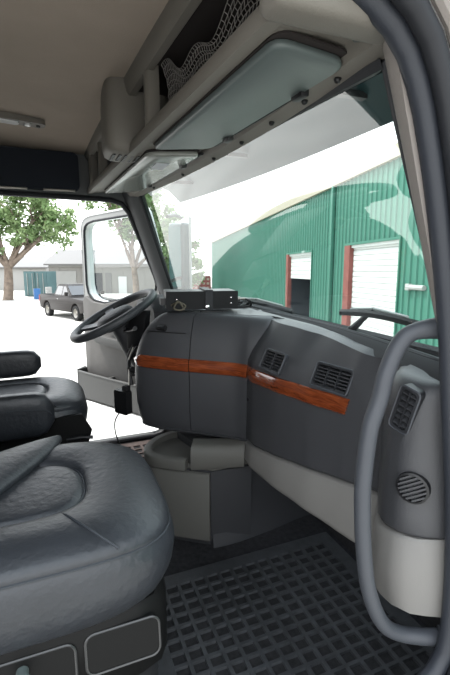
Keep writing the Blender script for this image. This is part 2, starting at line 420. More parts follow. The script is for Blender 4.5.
# instrument hood
R = []
for i in range(13):
    a = PI*i/12; x = -.62+.24*math.cos(a); h = .10*math.sin(a)**.6+.003
    R.append([Vector((x, .46, .90)), Vector((x, .455, .92+h*.8)), Vector((x, .50, .925+h)), Vector((x, .66, .93+h*.9)), Vector((x, .74, .95))])
obj('instrument_hood', loft(R), 'dash_low', dash)
# light wiring cover plate on the driver side deck
obj('deck_plate', loft([[Vector(p)+Vector((0,0,d)) for p in [(-.50,.50,.955), (-.42,.47,.972), (-.40,.58,.975), (-.47,.62,.96)]] for d in (0, .012)]), 'bin', dash)
# ---- wood trim
def wood_strip(pts_lo, pts_hi, offv):
    R = []
    for a, b, n in zip(pts_lo, pts_hi, offv):
        R.append([a-n*.012, a+n*.002, a.lerp(b, .12)+n*.007, a.lerp(b, .5)+n*.009, a.lerp(b, .88)+n*.007, b+n*.002, b-n*.012])
    return loft(R)
lo, hi, nn = [], [], []
for i in range(32, NJ):
    tt = min(1, (i-32)/5); p0, p1 = cons(i, .768-.024*tt), cons(i, .778+.022*tt)
    a = OUT[i-1]; b = OUT[min(NJ-1, i+1)]; t = (b-a).normalized(); lo.append(p0); hi.append(p1); nn.append(Vector((t.y, -t.x, 0)))
s_ = SEAM-32
obj('wood_trim', wood_strip(lo[:s_+1], hi[:s_+1], nn[:s_+1]), 'wood', dash, sharp=60)['label'] = 'glossy red-brown wood trim'
obj('wood_trim', wood_strip([v+sh for v in lo[s_:]], [v+sh for v in hi[s_:]], nn[s_:]), 'wood', dash, sharp=60)['label'] = 'glossy red-brown wood trim'
lo, hi, nn = [], [], []
for i in range(25):
    x = .135+.545*i/24; y = yf(x)
    zl, zh = .746+.027*i/24, .802+.023*i/24
    if i == 24: x += .004
    lo.append(Vector((x-.012*(i == 24), y, zl))); hi.append(Vector((x, y+.006, zh))); s2 = (yf(x+.01)-yf(x-.01))/.02; nn.append(Vector((s2, -1, 0)).normalized())
obj('wood_trim', wood_strip(lo, hi, nn), 'wood', dash, sharp=60)['label'] = 'glossy red-brown wood trim'
# ---- vents
CUTS = []
def vent(o, n, w, h, rows, cols, roll=0, label=None, up=(0,0,1)):
    M = frame(o, n, up) @ Matrix.Rotation(math.radians(roll), 4, 'Z')
    oo, ii = rr(w, h, .012), rr(w-.016, h-.016, .008)
    CUTS.append(prism(rr(w-.006, h-.006, .010), M, -.034, .05))
    v = obj('air_vent', plate_hole(oo, ii, M, -.03, .005), 'vent', dash)
    if label: v['label'] = label
    obj('vent_back', prism(rr(w-.012, h-.012, .008), M, -.032, -.028), 'black', v)
    obj('vent_rim', tube([M @ Vector((x, y, .004)) for x, y in rr(w-.002, h-.002, .011)], .0026, 5, True), 'handle', v)
    for k in range(rows):
        y = -(h-.016)/2+(k+.5)*(h-.016)/rows
        Mk = M @ Matrix.Translation((0, y, -.009)) @ Matrix.Rotation(math.radians(25), 4, 'X')
        obj('louver', xform(box(-(w-.016)/2, (w-.016)/2, -.0018, .0018, -.010, .010), Mk), 'dash', v)
    for k in range(1, cols):
        x = -(w-.016)/2+k*(w-.016)/cols
        obj('louver_bar', xform(box(x-.0016, x+.0016, -(h-.016)/2, (h-.016)/2, -.010, .003), M), 'vent', v)
    return M
vent((.315,.727,.858), (.10,-1,.48), .128, .080, 6, 2, label='square black air vent')
vent((.600,.776,.866), (.20,-1,.48), .150, .080, 6, 3, label='wide black air vent')
vent((.958,.711,.897), (.22,-1,.02), .052, .108, 6, 2, roll=-14, label='tall slanted air vent')
carve(UP, CUTS)
# round speaker
M = frame((.990,.719,.724), (.55,-1,.0)); 
spk = obj('speaker_grille', lathe([(.0,-.01), (.036,-.01), (.036,.006), (.031,.008), (.031,-.004), (.0,-.004)], 32, M), 'black', dash)
for k in range(-3, 4):
    y = k*.0088; hw = math.sqrt(max(0, .031**2-y*y))
    obj('grille_bar', xform(box(-hw, hw, y-.0020, y+.0020, -.004, .007), M @ Matrix.Rotation(math.radians(35), 4, 'Z')), 'dash', spk)
# end panel outline (fuse cover seam) and screw
obj('screw', lathe([(0,0), (.006,0), (.006,.003), (0,.004)], 12, frame((.155,.703,.665), (0,-1,0))), 'black', dash)

# ================================================================== STORAGE BIN UNDER THE CONSOLE
sb = thing('storage_bin', 'light grey curved storage bin with tray top under the dashboard', 'storage bin', (0, .5, 0))
BO = cr([(-.30,.60,0), (-.27,.45,0), (-.20,.365,0), (-.12,.335,0), (-.055,.355,0), (-.005,.41,0), (.05,.485,0), (.105,.565,0)], 6)
nB = len(BO)
def bofs(i, o): 
    a, b = BO[max(0, i-1)], BO[min(nB-1, i+1)]; t = (b-a).normalized(); return BO[i]+Vector((t.y, -t.x, 0))*o
def wrap(i0, i1, z0, z1, o_out, o_in, taper=0):
    R = []
    for i in range(i0, i1+1):
        po, pi = bofs(i, o_out), bofs(i, o_in); pl = bofs(i, o_out-taper)
        R.append([Vector((pi.x, pi.y, z0)), Vector((pl.x, pl.y, z0)), Vector((po.x, po.y, z0+.012)), Vector((po.x, po.y, z1-.006)), Vector((bofs(i, o_out-.006).x, bofs(i, o_out-.006).y, z1)), Vector((pi.x, pi.y, z1))])
    return loft(R)
bd = obj('door', wrap(6, nB-2, .02, .338, .0, -.02, .03), 'bin', sb, sharp=50)
obj('tray_rim', wrap(0, nB-8, .346, .392, .004, -.030), 'bin', sb, sharp=50)
tray = [bofs(i, -.028) for i in range(0, nB)] + [Vector((.08,.75,0)), Vector((-.30,.75,0))]
obj('tray_floor', loft([[Vector((p.x, p.y, z)) for p in tray] for z in (.34, .366)]), 'bin', sb)
obj('body', loft([[Vector((p.x, p.y, z)) for p in [bofs(i, -.022) for i in range(nB)]+[Vector((.10,.75,0)), Vector((-.30,.75,0))]] for z in (0, .344)]), 'dash_low', sb)
c = bofs(14, .002); obj('latch', prism(rr(.03, .022, .005), frame((c.x, c.y, .315), (-.35,-.95,0)), -.004, .006), 'black', sb)
# light bridge piece between tray and kick panel
R = []
for t in [k/10 for k in range(11)]:
    p = Vector((.045,.495,0)).lerp(Vector((.135,.70,0)), t); z1 = .455-.004*t+.012*t*t; z0 = .345+.02*t
    R.append([Vector((p.x-.06, p.y+.03, z0)), Vector((p.x, p.y, z0)), Vector((p.x+.006, p.y-.004, z0+.01)), Vector((p.x+.004, p.y-.003, z1-.03)), Vector((p.x-.004, p.y+.002, z1-.008)), Vector((p.x-.022, p.y+.012, z1)), Vector((p.x-.07, p.y+.035, z1))])
obj('bridge_piece', loft(R), 'bin', sb, sharp=50)
# dark tunnel housing with flared foot
R = []
for z, k in ((0, 0), (.012, .006), (.03,.03), (.08,.06), (.16,.085), (.26,.095), (.40,.10)):
    pts = [(.108,.572), (.112,.63), (.110,.70), (.100,.78), (.090,.86), (.075,.94), (.062,1.0), (.05,1.1)]
    R.append([Vector((-.25, .52, z))]+[Vector((max(.045, x-k*.5), y+k*.1, z)) for i, (x, y) in enumerate(pts)]+[Vector((-.25,1.1,z))])
obj('tunnel_housing', loft(R), 'dash_low', sb, sharp=60)

# ================================================================== FLOOR MATS
def cell_mat(name, label, x0, x1, y0, y1, nx, ny, m, skip=lambda x, y: False, rim=.02):
    t = thing(name, label, 'floor mat', ((x0+x1)/2, (y0+y1)/2, 0))
    cx, cy = (x1-x0-2*rim)/nx, (y1-y0-2*rim)/ny; V, F, V2, F2 = [], [], [], []
    rb = .115
    for i in range(nx):
        for j in range(ny):
            ax, ay = x0+rim+i*cx, y0+rim+j*cy
            if skip(ax+cx/2, ay+cy/2): continue
            b = len(V); h = .015; d = .007
            V += [Vector(p) for p in [(ax,ay,h), (ax+cx,ay,h), (ax+cx,ay+cy,h), (ax,ay+cy,h)]]
            q = [(ax+cx*rb,ay+cy*rb), (ax+cx*(1-rb),ay+cy*rb), (ax+cx*(1-rb),ay+cy*(1-rb)), (ax+cx*rb,ay+cy*(1-rb))]
            V += [Vector((p[0],p[1],h)) for p in q]
            q2 = [(ax+cx/2+(p[0]-ax-cx/2)*.9, ay+cy/2+(p[1]-ay-cy/2)*.9) for p in q]
            V += [Vector((p[0],p[1],d)) for p in q2]
            for k in range(4):
                l = (k+1) % 4; F += [(b+k, b+l, b+4+l, b+4+k), (b+4+k, b+4+l, b+8+l, b+8+k)]
            b2 = len(V2); V2 += [Vector((p[0],p[1],d)) for p in q2]; F2.append((b2, b2+1, b2+2, b2+3))
    obj('rib_grid', (V, F), m, t, sharp=30)['kind'] = 'stuff'
    obj('cell_floor', (V2, F2), 'mat_cell', t)['kind'] = 'stuff'
    fr = [(x0,y0), (x1,y0), (x1,y1), (x0,y1)]
    obj('border', plate_hole([(x0-.03,y0-.03), (x1+.03,y0-.03), (x1+.03,y1+.03), (x0-.03,y1+.03)], [(x0+rim,y0+rim), (x1-rim,y0+rim), (x1-rim,y1-rim), (x0+rim,y1-rim)], Matrix.Identity(4), .001, .0155), m, t)
    obj('backing', box(x0, x1, y0, y1, .001, .006), 'mat_cell', t)
    return t
cell_mat('floor_mat', 'black rubber floor mat with raised grid in the passenger footwell', .24, .98, .24, 1.04, 15, 14, 'mat_rubber')
cell_mat('floor_mat', 'brownish rubber floor mat with raised grid on the driver side', -1.03, -.36, .28, .92, 11, 10, 'mat_brown')

# ================================================================== GRAB HANDLE
gh = thing('grab_handle', 'grey curved grab handle beside the passenger door opening', 'grab handle', (1.02,.74,.36))
P = cr([(1.03,.735,1.092), (1.0,.677,1.082), (.99,.648,1.055), (.985,.624,.995), (.985,.612,.943), (.985,.592,.881), (.985,.584,.794), (.985,.584,.722), (.985,.595,.612), (.985,.618,.494), (.99,.66,.396), (1.0,.715,.352), (1.03,.80,.338)], 8)
rad = [0.0175]*len(P)
for k in range(8): rad[k] = 0.0175+.008*(1-k/8); rad[-1-k] = 0.0175+.002*(1-k/8)
obj('bar', tube(P, rad, 14, False, 1.0), 'handle', gh, sharp=80)
obj('mount', prism(rr(.05,.085,.018), frame((1.04,.735,1.085), (-.9,-.5,0)), -.006, .006), 'handle', gh)
obj('mount', prism(rr(.05,.06,.018), frame((1.04,.80,.338), (-.5,-.9,0)), -.006, .006), 'handle', gh)

# ================================================================== SEATS
def sup(a, p=4.2):
    c, s = math.cos(a), math.sin(a)
    k = (abs(c)**p+abs(s)**p)**(-1/p); return c*k, s*k
def cushion(cx, cy, a, b, zt_, h, crown=.012, front_drop=.02, ins=.46, nA=72, pe=4.0):
    """quilted seat cushion: polar rings over a rounded-square footprint, groove at the insert seam"""
    R = []
    def pt(ang, t, z, grow=0):
        x, y = sup(ang, 2+(pe-2)*min(1, t*1.1)); return Vector((cx+x*(a*t+grow), cy+y*(b*t+grow), z))
    def top_z(x, y):
        t = (abs(x)**pe+abs(y)**pe)**(1/pe); z = zt_-front_drop*max(0, y)**3-.016*max(0, (t-.72)/.28)**2.4
        z += crown*.5*(1-(t/ins)**4) if t < ins else crown*math.sin(PI*min(1, (t-ins)/(1-ins)))
        return z-math.exp(-((t-ins)/.018)**2)*.010
    T = [ins*k for k in (.06, .2, .4, .6, .78, .88, .94, .98, 1.0, 1.02, 1.06, 1.14, 1.27)]
    T += [T[-1]+(.985-T[-1])*k for k in (.2, .42, .64, .84, .94, 1.0)]
    for t in T:
        R.append([pt(2*PI*k/nA, t, top_z(*[q*t for q in sup(2*PI*k/nA, pe)])) for k in range(nA)])
    prof = [(-.021,.0), (-.028,.004), (-.033,.001), (-.039,.005), (-.06,.012), (-.10,.014), (-.14,.008), (-h+.02,-.008), (-h+.004,-.022), (-h,-.05)]
    fd = lambda k, d: front_drop*max(0, sup(2*PI*k/nA, pe)[1])**3*(.9 if d > -.08 else -.4)
    for d, gr in prof: R.append([pt(2*PI*k/nA, 1.0, zt_+d-fd(k, d), gr) for k in range(nA)])
    seamp = [pt(2*PI*k/nA, 1.0, zt_-.033-fd(k, 0), .0025) for k in range(nA)]
    ins_p = [pt(2*PI*k/nA, ins, top_z(*[q*ins for q in sup(2*PI*k/nA, pe)])+.0015) for k in range(nA)]
    cross = [Vector((cx+a*x, cy+b*y, top_z(x, y)+.001)) for x, y in [(.46,.30), (.55,.33), (.65,.37), (.75,.42), (.84,.48), (.92,.55), (.965,.60)]]
    return loft(R), seamp, ins_p, cross
def seat(name, label, cx, cy, a, b, z, h, base_z):
    s = thing(name, label, 'seat', (cx, cy, 0))
    g, sp, ip, cs = cushion(cx, cy, a, b, z, h)
    cu = obj('seat_cushion', g, 'leather', s, sharp=80)
    obj('piping', tube(sp, .0035, 6, True), 'seam', cu)
    obj('insert_seam', tube(ip, .003, 6, True), 'seam', cu)
    obj('side_seam', tube(cs, .0028, 6), 'seam', cu)
    # base shroud
    R = []
    for zz, k in ((base_z-.06, .96), (base_z-.05, 1.0), (base_z+.10, 1.0), (base_z+.12, .96)):
        R.append([Vector((cx+x*(a-.025)*k, cy+y*(b-.02)*k, zz)) for x, y in [sup(2*PI*i/48, 7) for i in range(48)]])
    obj('base_shroud', loft(R), 'seatplastic', s, sharp=50)
    R = []; nb = 14; z1 = base_z-.06
    for i in range(nb+1):
        zz = .03+(z1-.03)*i/nb; k = .90 if i % 2 else .97
        R.append([Vector((cx+x*(a-.03)*k, cy+y*(b-.03)*k, zz)) for x, y in [sup(2*PI*j/40, 6) for j in range(40)]])
    obj('bellows', loft(R), 'bellows', s, sharp=30)
    obj('mounting_plate', box(cx-a*.85, cx+a*.85, cy-b*.9, cy+b*.9, 0.001, .032), 'black', s)
    return s, cu
# passenger seat, near the camera
ps, pc = seat('truck_seat', 'dark blue-grey leather passenger seat in the foreground', .572, -.118, .283, .350, .666, .200, .355)
# rear bolster lobe lying on the cushion
R = []
for i in range(19):
    t = i/18; x = .295+.50*t; yb = .0-.30*t**1.35; hw = .15*(.08+.92*min(1, (t*2.2)**.6)); r = .008+.026*math.sin(PI*min(1, t*.9+.05))**.7
    R.append([Vector((x, yb-hw+hw*math.cos(2*PI*k/20), .672+.012*t+r*math.sin(2*PI*k/20))) for k in range(20)])
rbz = obj('rear_bolster', loft(R), 'leather', ps, sharp=80)
# backrest behind (out of the frame)
R = []
for i in range(15):
    t = i/14; z = .64+.72*t; y = -.42-.22*t; wv = .255-.06*max(0, (t-.7)/.3)**2; d = .075-.02*t
    if i == 0: wv *= .9; d *= .6
    if i == 14: wv *= .75; d *= .5
    R.append([Vector((.572+wv*sup(2*PI*k/32, 4)[0], y+d*sup(2*PI*k/32, 3)[1], z)) for k in range(32)])
obj('backrest', loft(R), 'leather', ps, sharp=80)
# trim panels with bright outline on the side of the base
Ms = frame((.832, -.12, .405), (1, 0, .12))
for (u0, u1, v0, v1, sk) in ((.135, .292, -.045, .045, .0), (-.13, .115, -.05, .04, 0)):
    ol = rr(u1-u0, v1-v0, .02, 5, (u0+u1)/2, (v0+v1)/2)
    pn = obj('side_panel', prism(ol, Ms, -.01, .004), 'seatplastic', ps)
    obj('panel_outline', tube([Ms @ Vector((x, y, .004)) for x, y in ol], .003, 6, True), 'panel_rim', pn)
R = []
for k, (r1, z1) in enumerate([(.0,-.01), (.012,-.01), (.012,.012), (.016,.014), (.017,.036), (.013,.043), (0,.045)]): R.append((r1, z1))
obj('adjust_knob', lathe(R, 20, frame((.842,-.105,.420), (1,0,.1))), 'knob', ps)
# driver seat
ds, dc = seat('truck_seat', 'dark grey leather driver seat with two armrests', -.535, -.20, .25, .315, .60, .15, .36)
def armrest(x0, x1, y0, y1, z0, z1, nm='armrest'):
    R = []; n = 24; hy = (y1-y0)/2; cyy = (y0+y1)/2
    for i in range(17):
        t = -1+2*i/16; k = max(.35, (1-abs(t)**9)**.4)
        zz = (z0+z1)/2; hz = (z1-z0)/2; hx = (x1-x0)/2
        R.append([Vector(((x0+x1)/2+hx*max(k,.5)*sup(2*PI*j/n, 4)[0], cyy+hy*t, zz+hz*k*sup(2*PI*j/n, 4)[1])) for j in range(n)])
    a = obj(nm, loft(R), 'leather', ds, sharp=80)
    return a
armrest(-.83, -.76, -.55, -.075, .605, .745)
ar = armrest(-.285, -.205, -.55, -.022, .480, .672)
obj('armrest_seam', tube(cr([(-.2045,-.5,.615), (-.2045,-.2,.615), (-.206,-.06,.60), (-.21,-.03,.575)], 6), .0025, 6), 'seam', ar)
for x in (-.795, -.26): obj('armrest_bracket', box(x-.012, x+.012, -.44, -.38, .42, .60), 'black', ds, bevel=.005)
obj('height_lever', tube([(-.275,.02,.43), (-.255,.08,.44), (-.25,.13,.435)], .009, 8), 'black', ds)
obj('side_shield', prism([(-.48,.38), (.10,.36), (.13,.46), (.09,.54), (-.48,.52)], Matrix(((0,0,1,0), (1,0,0,0), (0,1,0,0), (0,0,0,1))), -.292, -.275), 'seatplastic', ds)
R = []
for i in range(15):
    t = i/14; z = .58+.78*t; y = -.50-.20*t; wv = .24-.06*max(0, (t-.7)/.3)**2; d = .07-.02*t
    if i == 0: wv *= .9; d *= .6
    if i == 14: wv *= .75; d *= .5
    R.append([Vector((-.535+wv*sup(2*PI*k/32, 4)[0], y+d*sup(2*PI*k/32, 3)[1], z)) for k in range(32)])
obj('backrest', loft(R), 'leather', ds, sharp=80)

# ================================================================== STEERING WHEEL
swl = thing('steering_wheel', 'dark grey steering wheel tilted in front of the driver seat', 'steering wheel', (-.56,.29,.94))
wn = Vector((0, -.47, .883)); Mw = frame((-.56,.287,.94), wn, (0,1,0))
N = 72; obj('rim', tube([Mw @ Vector((.222*math.cos(2*PI*k/N), .222*math.sin(2*PI*k/N), 0)) for k in range(N)], .021, 12, True), 'wheel_rubber', swl, sharp=80)
obj('hub', lathe([(0,-.06), (.08,-.06), (.098,-.03), (.100,-.008), (.085,.010), (.045,.018), (0,.02)], 32, Mw), 'dash_low', swl)
for a in (0, 180, 235, 305):
    ca, sa = math.cos(math.radians(a)), math.sin(math.radians(a)); R = []
    for r0, hw, zz in ((.06,.040,-.022), (.12,.030,-.018), (.18,.024,-.008), (.215,.026,0)):
        R.append([Mw @ Vector((ca*r0-sa*k, sa*r0+ca*k, zz+d)) for k, d in ((-hw,-.007), (hw,-.007), (hw,.007), (-hw,.007))])
    obj('spoke', loft(R), 'dash', swl)
obj('column', tube([Mw @ Vector((0,0,-.05)), Mw @ Vector((0,.0,-.22)), Mw @ Vector((0,.03,-.40))], [.05,.06,.075], 16), 'dash_low', swl)
for s in (-1, 1): obj('control_stalk', tube([Mw @ Vector((s*.05,.0,-.09)), Mw @ Vector((s*.14,.03,-.085)), Mw @ Vector((s*.20,.04,-.07))], [.008,.007,.011], 8), 'black', swl)
# bracket and handset hanging off the console on the driver's side
mb = thing('handset', 'black handset box hanging off the driver side of console', 'handset', (-.36,.28,.48))
obj('body', prism(rr(.085,.115,.010), frame((-.36,.285,.545), (.55,-.83,.0)), -.018, .018), 'black', mb)
obj('clip', prism(rr(.03,.03,.006), frame((-.352,.30,.61), (.55,-.83,.0)), -.014, .012), 'black_matte', mb)
obj('cord', tube(cr([(-.37,.27,.495), (-.385,.245,.44), (-.40,.25,.36), (-.38,.28,.28), (-.33,.31,.22), (-.27,.33,.20), (-.22,.36,.21)], 8), .0035, 6), 'cable', mb)
gs = thing('gear_bracket', 'cluster of dark levers and wires beside the steering column', 'levers', (-.42,.36,.7))
obj('plate', prism([(-.05,-.09), (.045,-.07), (.055,.03), (.06,.11), (-.03,.10), (-.06,.0)], frame((-.445,.385,.865), (.6,-.78,.1)), -.02, .02), 'black', gs, bevel=.004)
obj('lever', tube(cr([(-.43,.36,.80), (-.445,.335,.74), (-.42,.33,.67), (-.40,.335,.61)], 6), .011, 8), 'black', gs)
obj('lever', tube(cr([(-.40,.37,.80), (-.41,.33,.735), (-.385,.325,.70)], 6), .009, 8), 'black', gs)
obj('wire', tube(cr([(-.40,.35,.80), (-.405,.325,.73), (-.39,.322,.68), (-.375,.318,.63), (-.365,.312,.60)], 6), .003, 6), 'steel', gs)
obj('lamp_knob', lathe([(0,-.006), (.011,-.006), (.013,.004), (.008,.012), (0,.013)], 14, frame((-.383,.345,.672), (.5,-.85,.1))), 'chrome', gs)
obj('knob', lathe([(0,-.01), (.014,-.01), (.016,.004), (.010,.014), (0,.015)], 14, frame((-.352,.335,.70), (.5,-.85,.1))), 'black', gs)

# ================================================================== BLACK BOX ON THE DASH
bx = thing('electronics_box', 'black metal electronics box strapped on top of the dashboard', 'electronics box', (-.19,.64,.987))
Mb = frame((-.165,.625,.988), (.985,-.17,0))          # x along the front face, y up, z towards the passenger side
obj('case', xform(box(-.16, .16, .012, .088, -.17, 0), Mb), 'black', bx, bevel=.002)
obj('front_plate', xform(box(-.162, .162, .010, .090, 0, .004), Mb), 'black_matte', bx)
for x, y in ((.13,.035), (.13,.06), (-.115,.055)): obj('screw', lathe([(0,0), (.0035,0), (.003,.0025), (0,.003)], 10, Mb @ Matrix.Translation((x, y, .004))), 'chrome', bx)
obj('strap', join(xform(box(.012, .046, -.002, .092, .002, .009), Mb), xform(box(.012,.046,.088,.096,-.17,.009), Mb)), 'rubber_dark', bx)
obj('bracket_foot', xform(box(-.012, .085, -.002, .006, -.01, .045), Mb), 'black', bx)
obj('wing_nut', lathe([(0,0), (.009,0), (.009,.012), (.004,.014), (0,.014)], 12, Mb @ Matrix.Translation((.02,.022,.007))), 'chrome', bx)
obj('cable_knot', tube([Mb @ Vector(p) for p in cr([(-.14,.03,.004), (-.11,.045,.022), (-.08,.03,.026), (-.10,.012,.030), (-.13,.02,.028), (-.11,.05,.024), (-.085,.012,.028)], 6)], .0040, 7), 'brass', bx)
for k, (y, m) in enumerate(((.05,'steel'), (.03,'black'))):
    Mc = Mb @ Matrix.Translation((.16, y, -.03-.05*k)) @ Matrix.Rotation(PI/2, 4, 'Y')
    obj('connector', lathe([(0,0), (.011,0), (.011,.02), (.007,.022), (.007,.045), (0,.046)], 12, Mc), m, bx)
obj('cable', tube(cr([Mb @ Vector((.20,.05,-.03)), Mb @ Vector((.225,.04,-.02)), Mb @ Vector((.235,.015,-.05)), Mb @ Vector((.20,.004,-.10)), Mb @ Vector((.12,.002,-.2))], 8), .005, 8), 'cable', bx)
obj('rear_lug', xform(box(-.185, -.160, .03, .06, -.10, -.02), Mb), 'black', bx)

# ================================================================== OVERHEAD CONSOLE, VISORS, HEADLINER PIECES
oc = thing('overhead_shelf', 'tan grey overhead storage shelf above the windshield', 'overhead shelf', (0,.4,1.6))
rl = lambda x: .240+(x+1.06)*.048          # y of the lower rail
def bezel(name, y0, z0, h, d, lean, x0=-1.07, x1=1.058):
    P = [(.004,0), (d-.004,0), (d,.004), (d,h-.004), (d-.004,h), (.010,h), (.002,h-.007), (0,h-.014), (0,.010)]
    obj(name, loft([[Vector((x0+(x1-x0)*k/24, rl(x0+(x1-x0)*k/24)+y0+a+lean*b/h, z0+b)) for a, b in P] for k in range(25)]), 'shelf', oc, sharp=35)
bezel('lower_rail', -.004, 1.588, .044, .034, .006)
bezel('upper_rail', -.002, 1.774, .062, .030, -.012)
# underside: from the rail forward to the windshield header
R = []
for k in range(25):
    x = -1.07+2.11*k/24; y0 = rl(x)+.02; y1 = WT[min(len(WT)-1, int((k/24)*(len(WT)-1)))].y-.012
    R.append([Vector((x, y0, 1.592)), Vector((x, (y0+y1)/2, 1.604)), Vector((x, y1-.06, 1.602)), Vector((x, y1-.045, 1.580)), Vector((x, y1, 1.575)), Vector((x, y1, 1.63)), Vector((x, y0, 1.62))])
obj('underside', loft(R), 'shelf', oc, sharp=40)
obj('back_panel', loft([[Vector((x, .56, 1.62)), Vector((x, .53, 1.82)), Vector((x, .56, 1.83)), Vector((x, .60, 1.62))] for x in (-1.07, 1.04)]), 'cavity_shade', oc)
obj('inner_top', loft([[Vector((x, rl(x)+.03, z)), Vector((x, .56, z)), Vector((x, .56, z+.006)), Vector((x, rl(x)+.03, z+.006))] for x, z in ((-1.07,1.79), (1.04,1.79))]), 'cavity_shade', oc)
obj('inner_floor', loft([[Vector((x, rl(x)+.03, z)), Vector((x, .56, z)), Vector((x, .56, z+.006)), Vector((x, rl(x)+.03, z+.006))] for x, z in ((-1.07,1.621), (1.04,1.621))]), 'cavity_shade', oc)
def post(xa, xb, w2=.03):
    R = []
    for k in range(7):
        t = k/6; x = xa+(xb-xa)*t; z = 1.61+.215*t; y = rl(x)+.012
        R.append([Vector((x-w2, y, z)), Vector((x-w2*.6, y-.010, z)), Vector((x+w2*.6, y-.010, z)), Vector((x+w2, y, z)), Vector((x+w2, y+.03, z)), Vector((x-w2, y+.03, z))])
    obj('divider', loft(R), 'shelf', oc, sharp=60)
post(.25, .245, .022); post(-.66, -.66, .022); post(-.98, -.98, .05); post(1.0, .985, .05)
# central pod with its small speaker grille
R = []
for z, k in ((1.592,.84), (1.600,.95), (1.62,1.0), (1.70,1.0), (1.76,.99), (1.80,.97), (1.83,.93)):
    R.append([Vector((-.065+.105*x*k, .335+.120*y*k, z+.02*(y < -.5)*0)) for x, y in [sup(2*PI*i/40, 5) for i in range(40)]])
pod = obj('centre_pod', loft(R), 'shelf', oc, sharp=60)
for i in range(5):
    for j in range(5):
        x, y = -.11+.022*i, .245+.022*j
        obj('grille_hole', lathe([(0,0), (.0065,0), (.0065,.004), (0,.004)], 8, frame((x, y, 1.5915), (0,0,-1), (0,1,0))), 'black', pod)
obj('end_cap', box(.992, 1.060, .315, .575, 1.578, 1.815), 'shelf', oc, bevel=.018, seg=3)
# net pockets behind the openings
def net(x0, x1, zlo, zhi, sag):
    nx, nz = int((x1-x0)/.014), 12; V, F = [], []
    for j in range(nz+1):
        for i in range(nx+1):
            x = x0+(x1-x0)*i/nx; top_ = zlo+(zhi-zlo)*(1-sag*math.sin(PI*i/nx)+.10*math.sin(6*PI*i/nx)); V.append(Vector((x+.007*(j % 2), rl(x)+.04+.02*math.sin(PI*j/nz), zlo+(top_-zlo)*j/nz)))
    for j in range(nz):
        for i in range(nx): a = j*(nx+1)+i; F.append((a, a+1, a+nx+2, a+nx+1))
    o = obj('net_pocket', (V, F), 'net_grey', oc); md = o.modifiers.new('wire', 'WIREFRAME'); md.thickness = .003
    md.use_even_offset = False
net(.30, .95, 1.62, 1.78, .45); net(.07, .22, 1.62, 1.70, .3)
bag = thing('folded_cloth', 'dark cloth bundle lying inside the overhead shelf', 'cloth', (.6,.44,1.62))
R = []
for i in range(13):
    t = i/12; x = .38+.52*t; h = .10*math.sin(PI*t)**.6*(1+.2*math.sin(9*t))+.004
    R.append([Vector((x, .455+.065*math.cos(2*PI*k/16), 1.632+h*.5*(1+math.sin(2*PI*k/16)))) for k in range(16)])
obj('bundle', loft(R), 'headpad', bag, sharp=80)
pap = tag(obj('paper_sheet', xform(box(-.07,.07,-.05,.05,-.004,.004), Matrix.Translation((-.80,.36,1.68)) @ Matrix.Rotation(.9, 4, 'X') @ Matrix.Rotation(.2, 4, 'Z')), 'paper'), 'pale folded paper in the overhead shelf above the driver door', 'paper')
# clips along the windshield header
for k, x in enumerate((-.62, -.22, .12, .36, .57, .74, .87)):
    i = int((x+1.0)/1.96*(len(WT)-1)); p = WT[i]
    obj('header_clip', lathe([(0,-.006), (.007,-.006), (.007,.003), (.004,.006), (0,.006)], 12, frame((x, p.y-.034, 1.575), (0,-.5,-1), (1,0,0))), 'black', oc)
obj('header_strip', loft([[p+Vector((0,-.012,-.012)) for p in WT], [p+Vector((0,-.020,.004)) for p in WT], [p+Vector((0,.004,.012)) for p in WT], [p+Vector((0,.010,-.006)) for p in WT]], False, False), 'rubber_dark', oc)
obj('end_screw', lathe([(0,0), (.011,0), (.009,.005), (0,.006)], 14, frame((1.0,.50,1.588), (0,0,-1), (0,1,0))), 'black', oc)
# sun visors folded up against the shelf
def visor(label, pts, z, m, hang):
    v = thing('sun_visor', label, 'sun visor', (sum(p[0] for p in pts)/4, sum(p[1] for p in pts)/4, z), 'sun visors folded up over the windshield')
    ol = []
    n = len(pts)
    for i in range(n):
        p = Vector(pts[i]); a = Vector(pts[i-1]); b = Vector(pts[(i+1) % n]); r = .035
        pa = p+(a-p).normalized()*r; pb = p+(b-p).normalized()*r
        for k in range(6): t = k/5; ol.append((1-t)**2*pa+2*t*(1-t)*p+t*t*pb)
    def sc_(k, zz): 
        c = Vector((sum(p[0] for p in pts)/n, sum(p[1] for p in pts)/n)); return [Vector((q.x+(c-q).normalized().x*k, q.y+(c-q).normalized().y*k, zz)) for q in ol]
    obj('shade_border', loft([sc_(-.012, z+.0165), sc_(-.012, z+.020)]), 'cavity_shade', v)  # dark slab added for the shadowed gap around the visor
    obj('panel', loft([sc_(.012, z), sc_(.003, z+.002), sc_(0, z+.007), sc_(.004, z+.015)]), m, v, sharp=60)
    obj('rod', tube([(hang[0], hang[1], z+.012), (hang[2], hang[3], z+.012)], .006, 8), 'black', v)
    for k in (.2, .8):
        x, y = hang[0]+(hang[2]-hang[0])*k, hang[1]+(hang[3]-hang[1])*k
        obj('bracket', xform(box(-.022,.022,-.010,.010,-.010,.012), Matrix.Translation((x, y-.012, z+.002))), 'black', v, bevel=.003)
    return v
visor('teal grey sun visor folded up on the passenger side', [(.16,.345), (.955,.372), (.93,.535), (.24,.515)], 1.574, 'visor', (.26,.528,.90,.545))
v2 = visor('glossy pale sun visor folded up on the driver side', [(-.93,.315), (.08,.345), (.15,.515), (-.78,.485)], 1.574, 'visor_gloss', (-.75,.498,.13,.527))
obj('vanity_label', box(-.14, -.02, .40, .45, 1.5722, 1.5735), 'paper', v2)
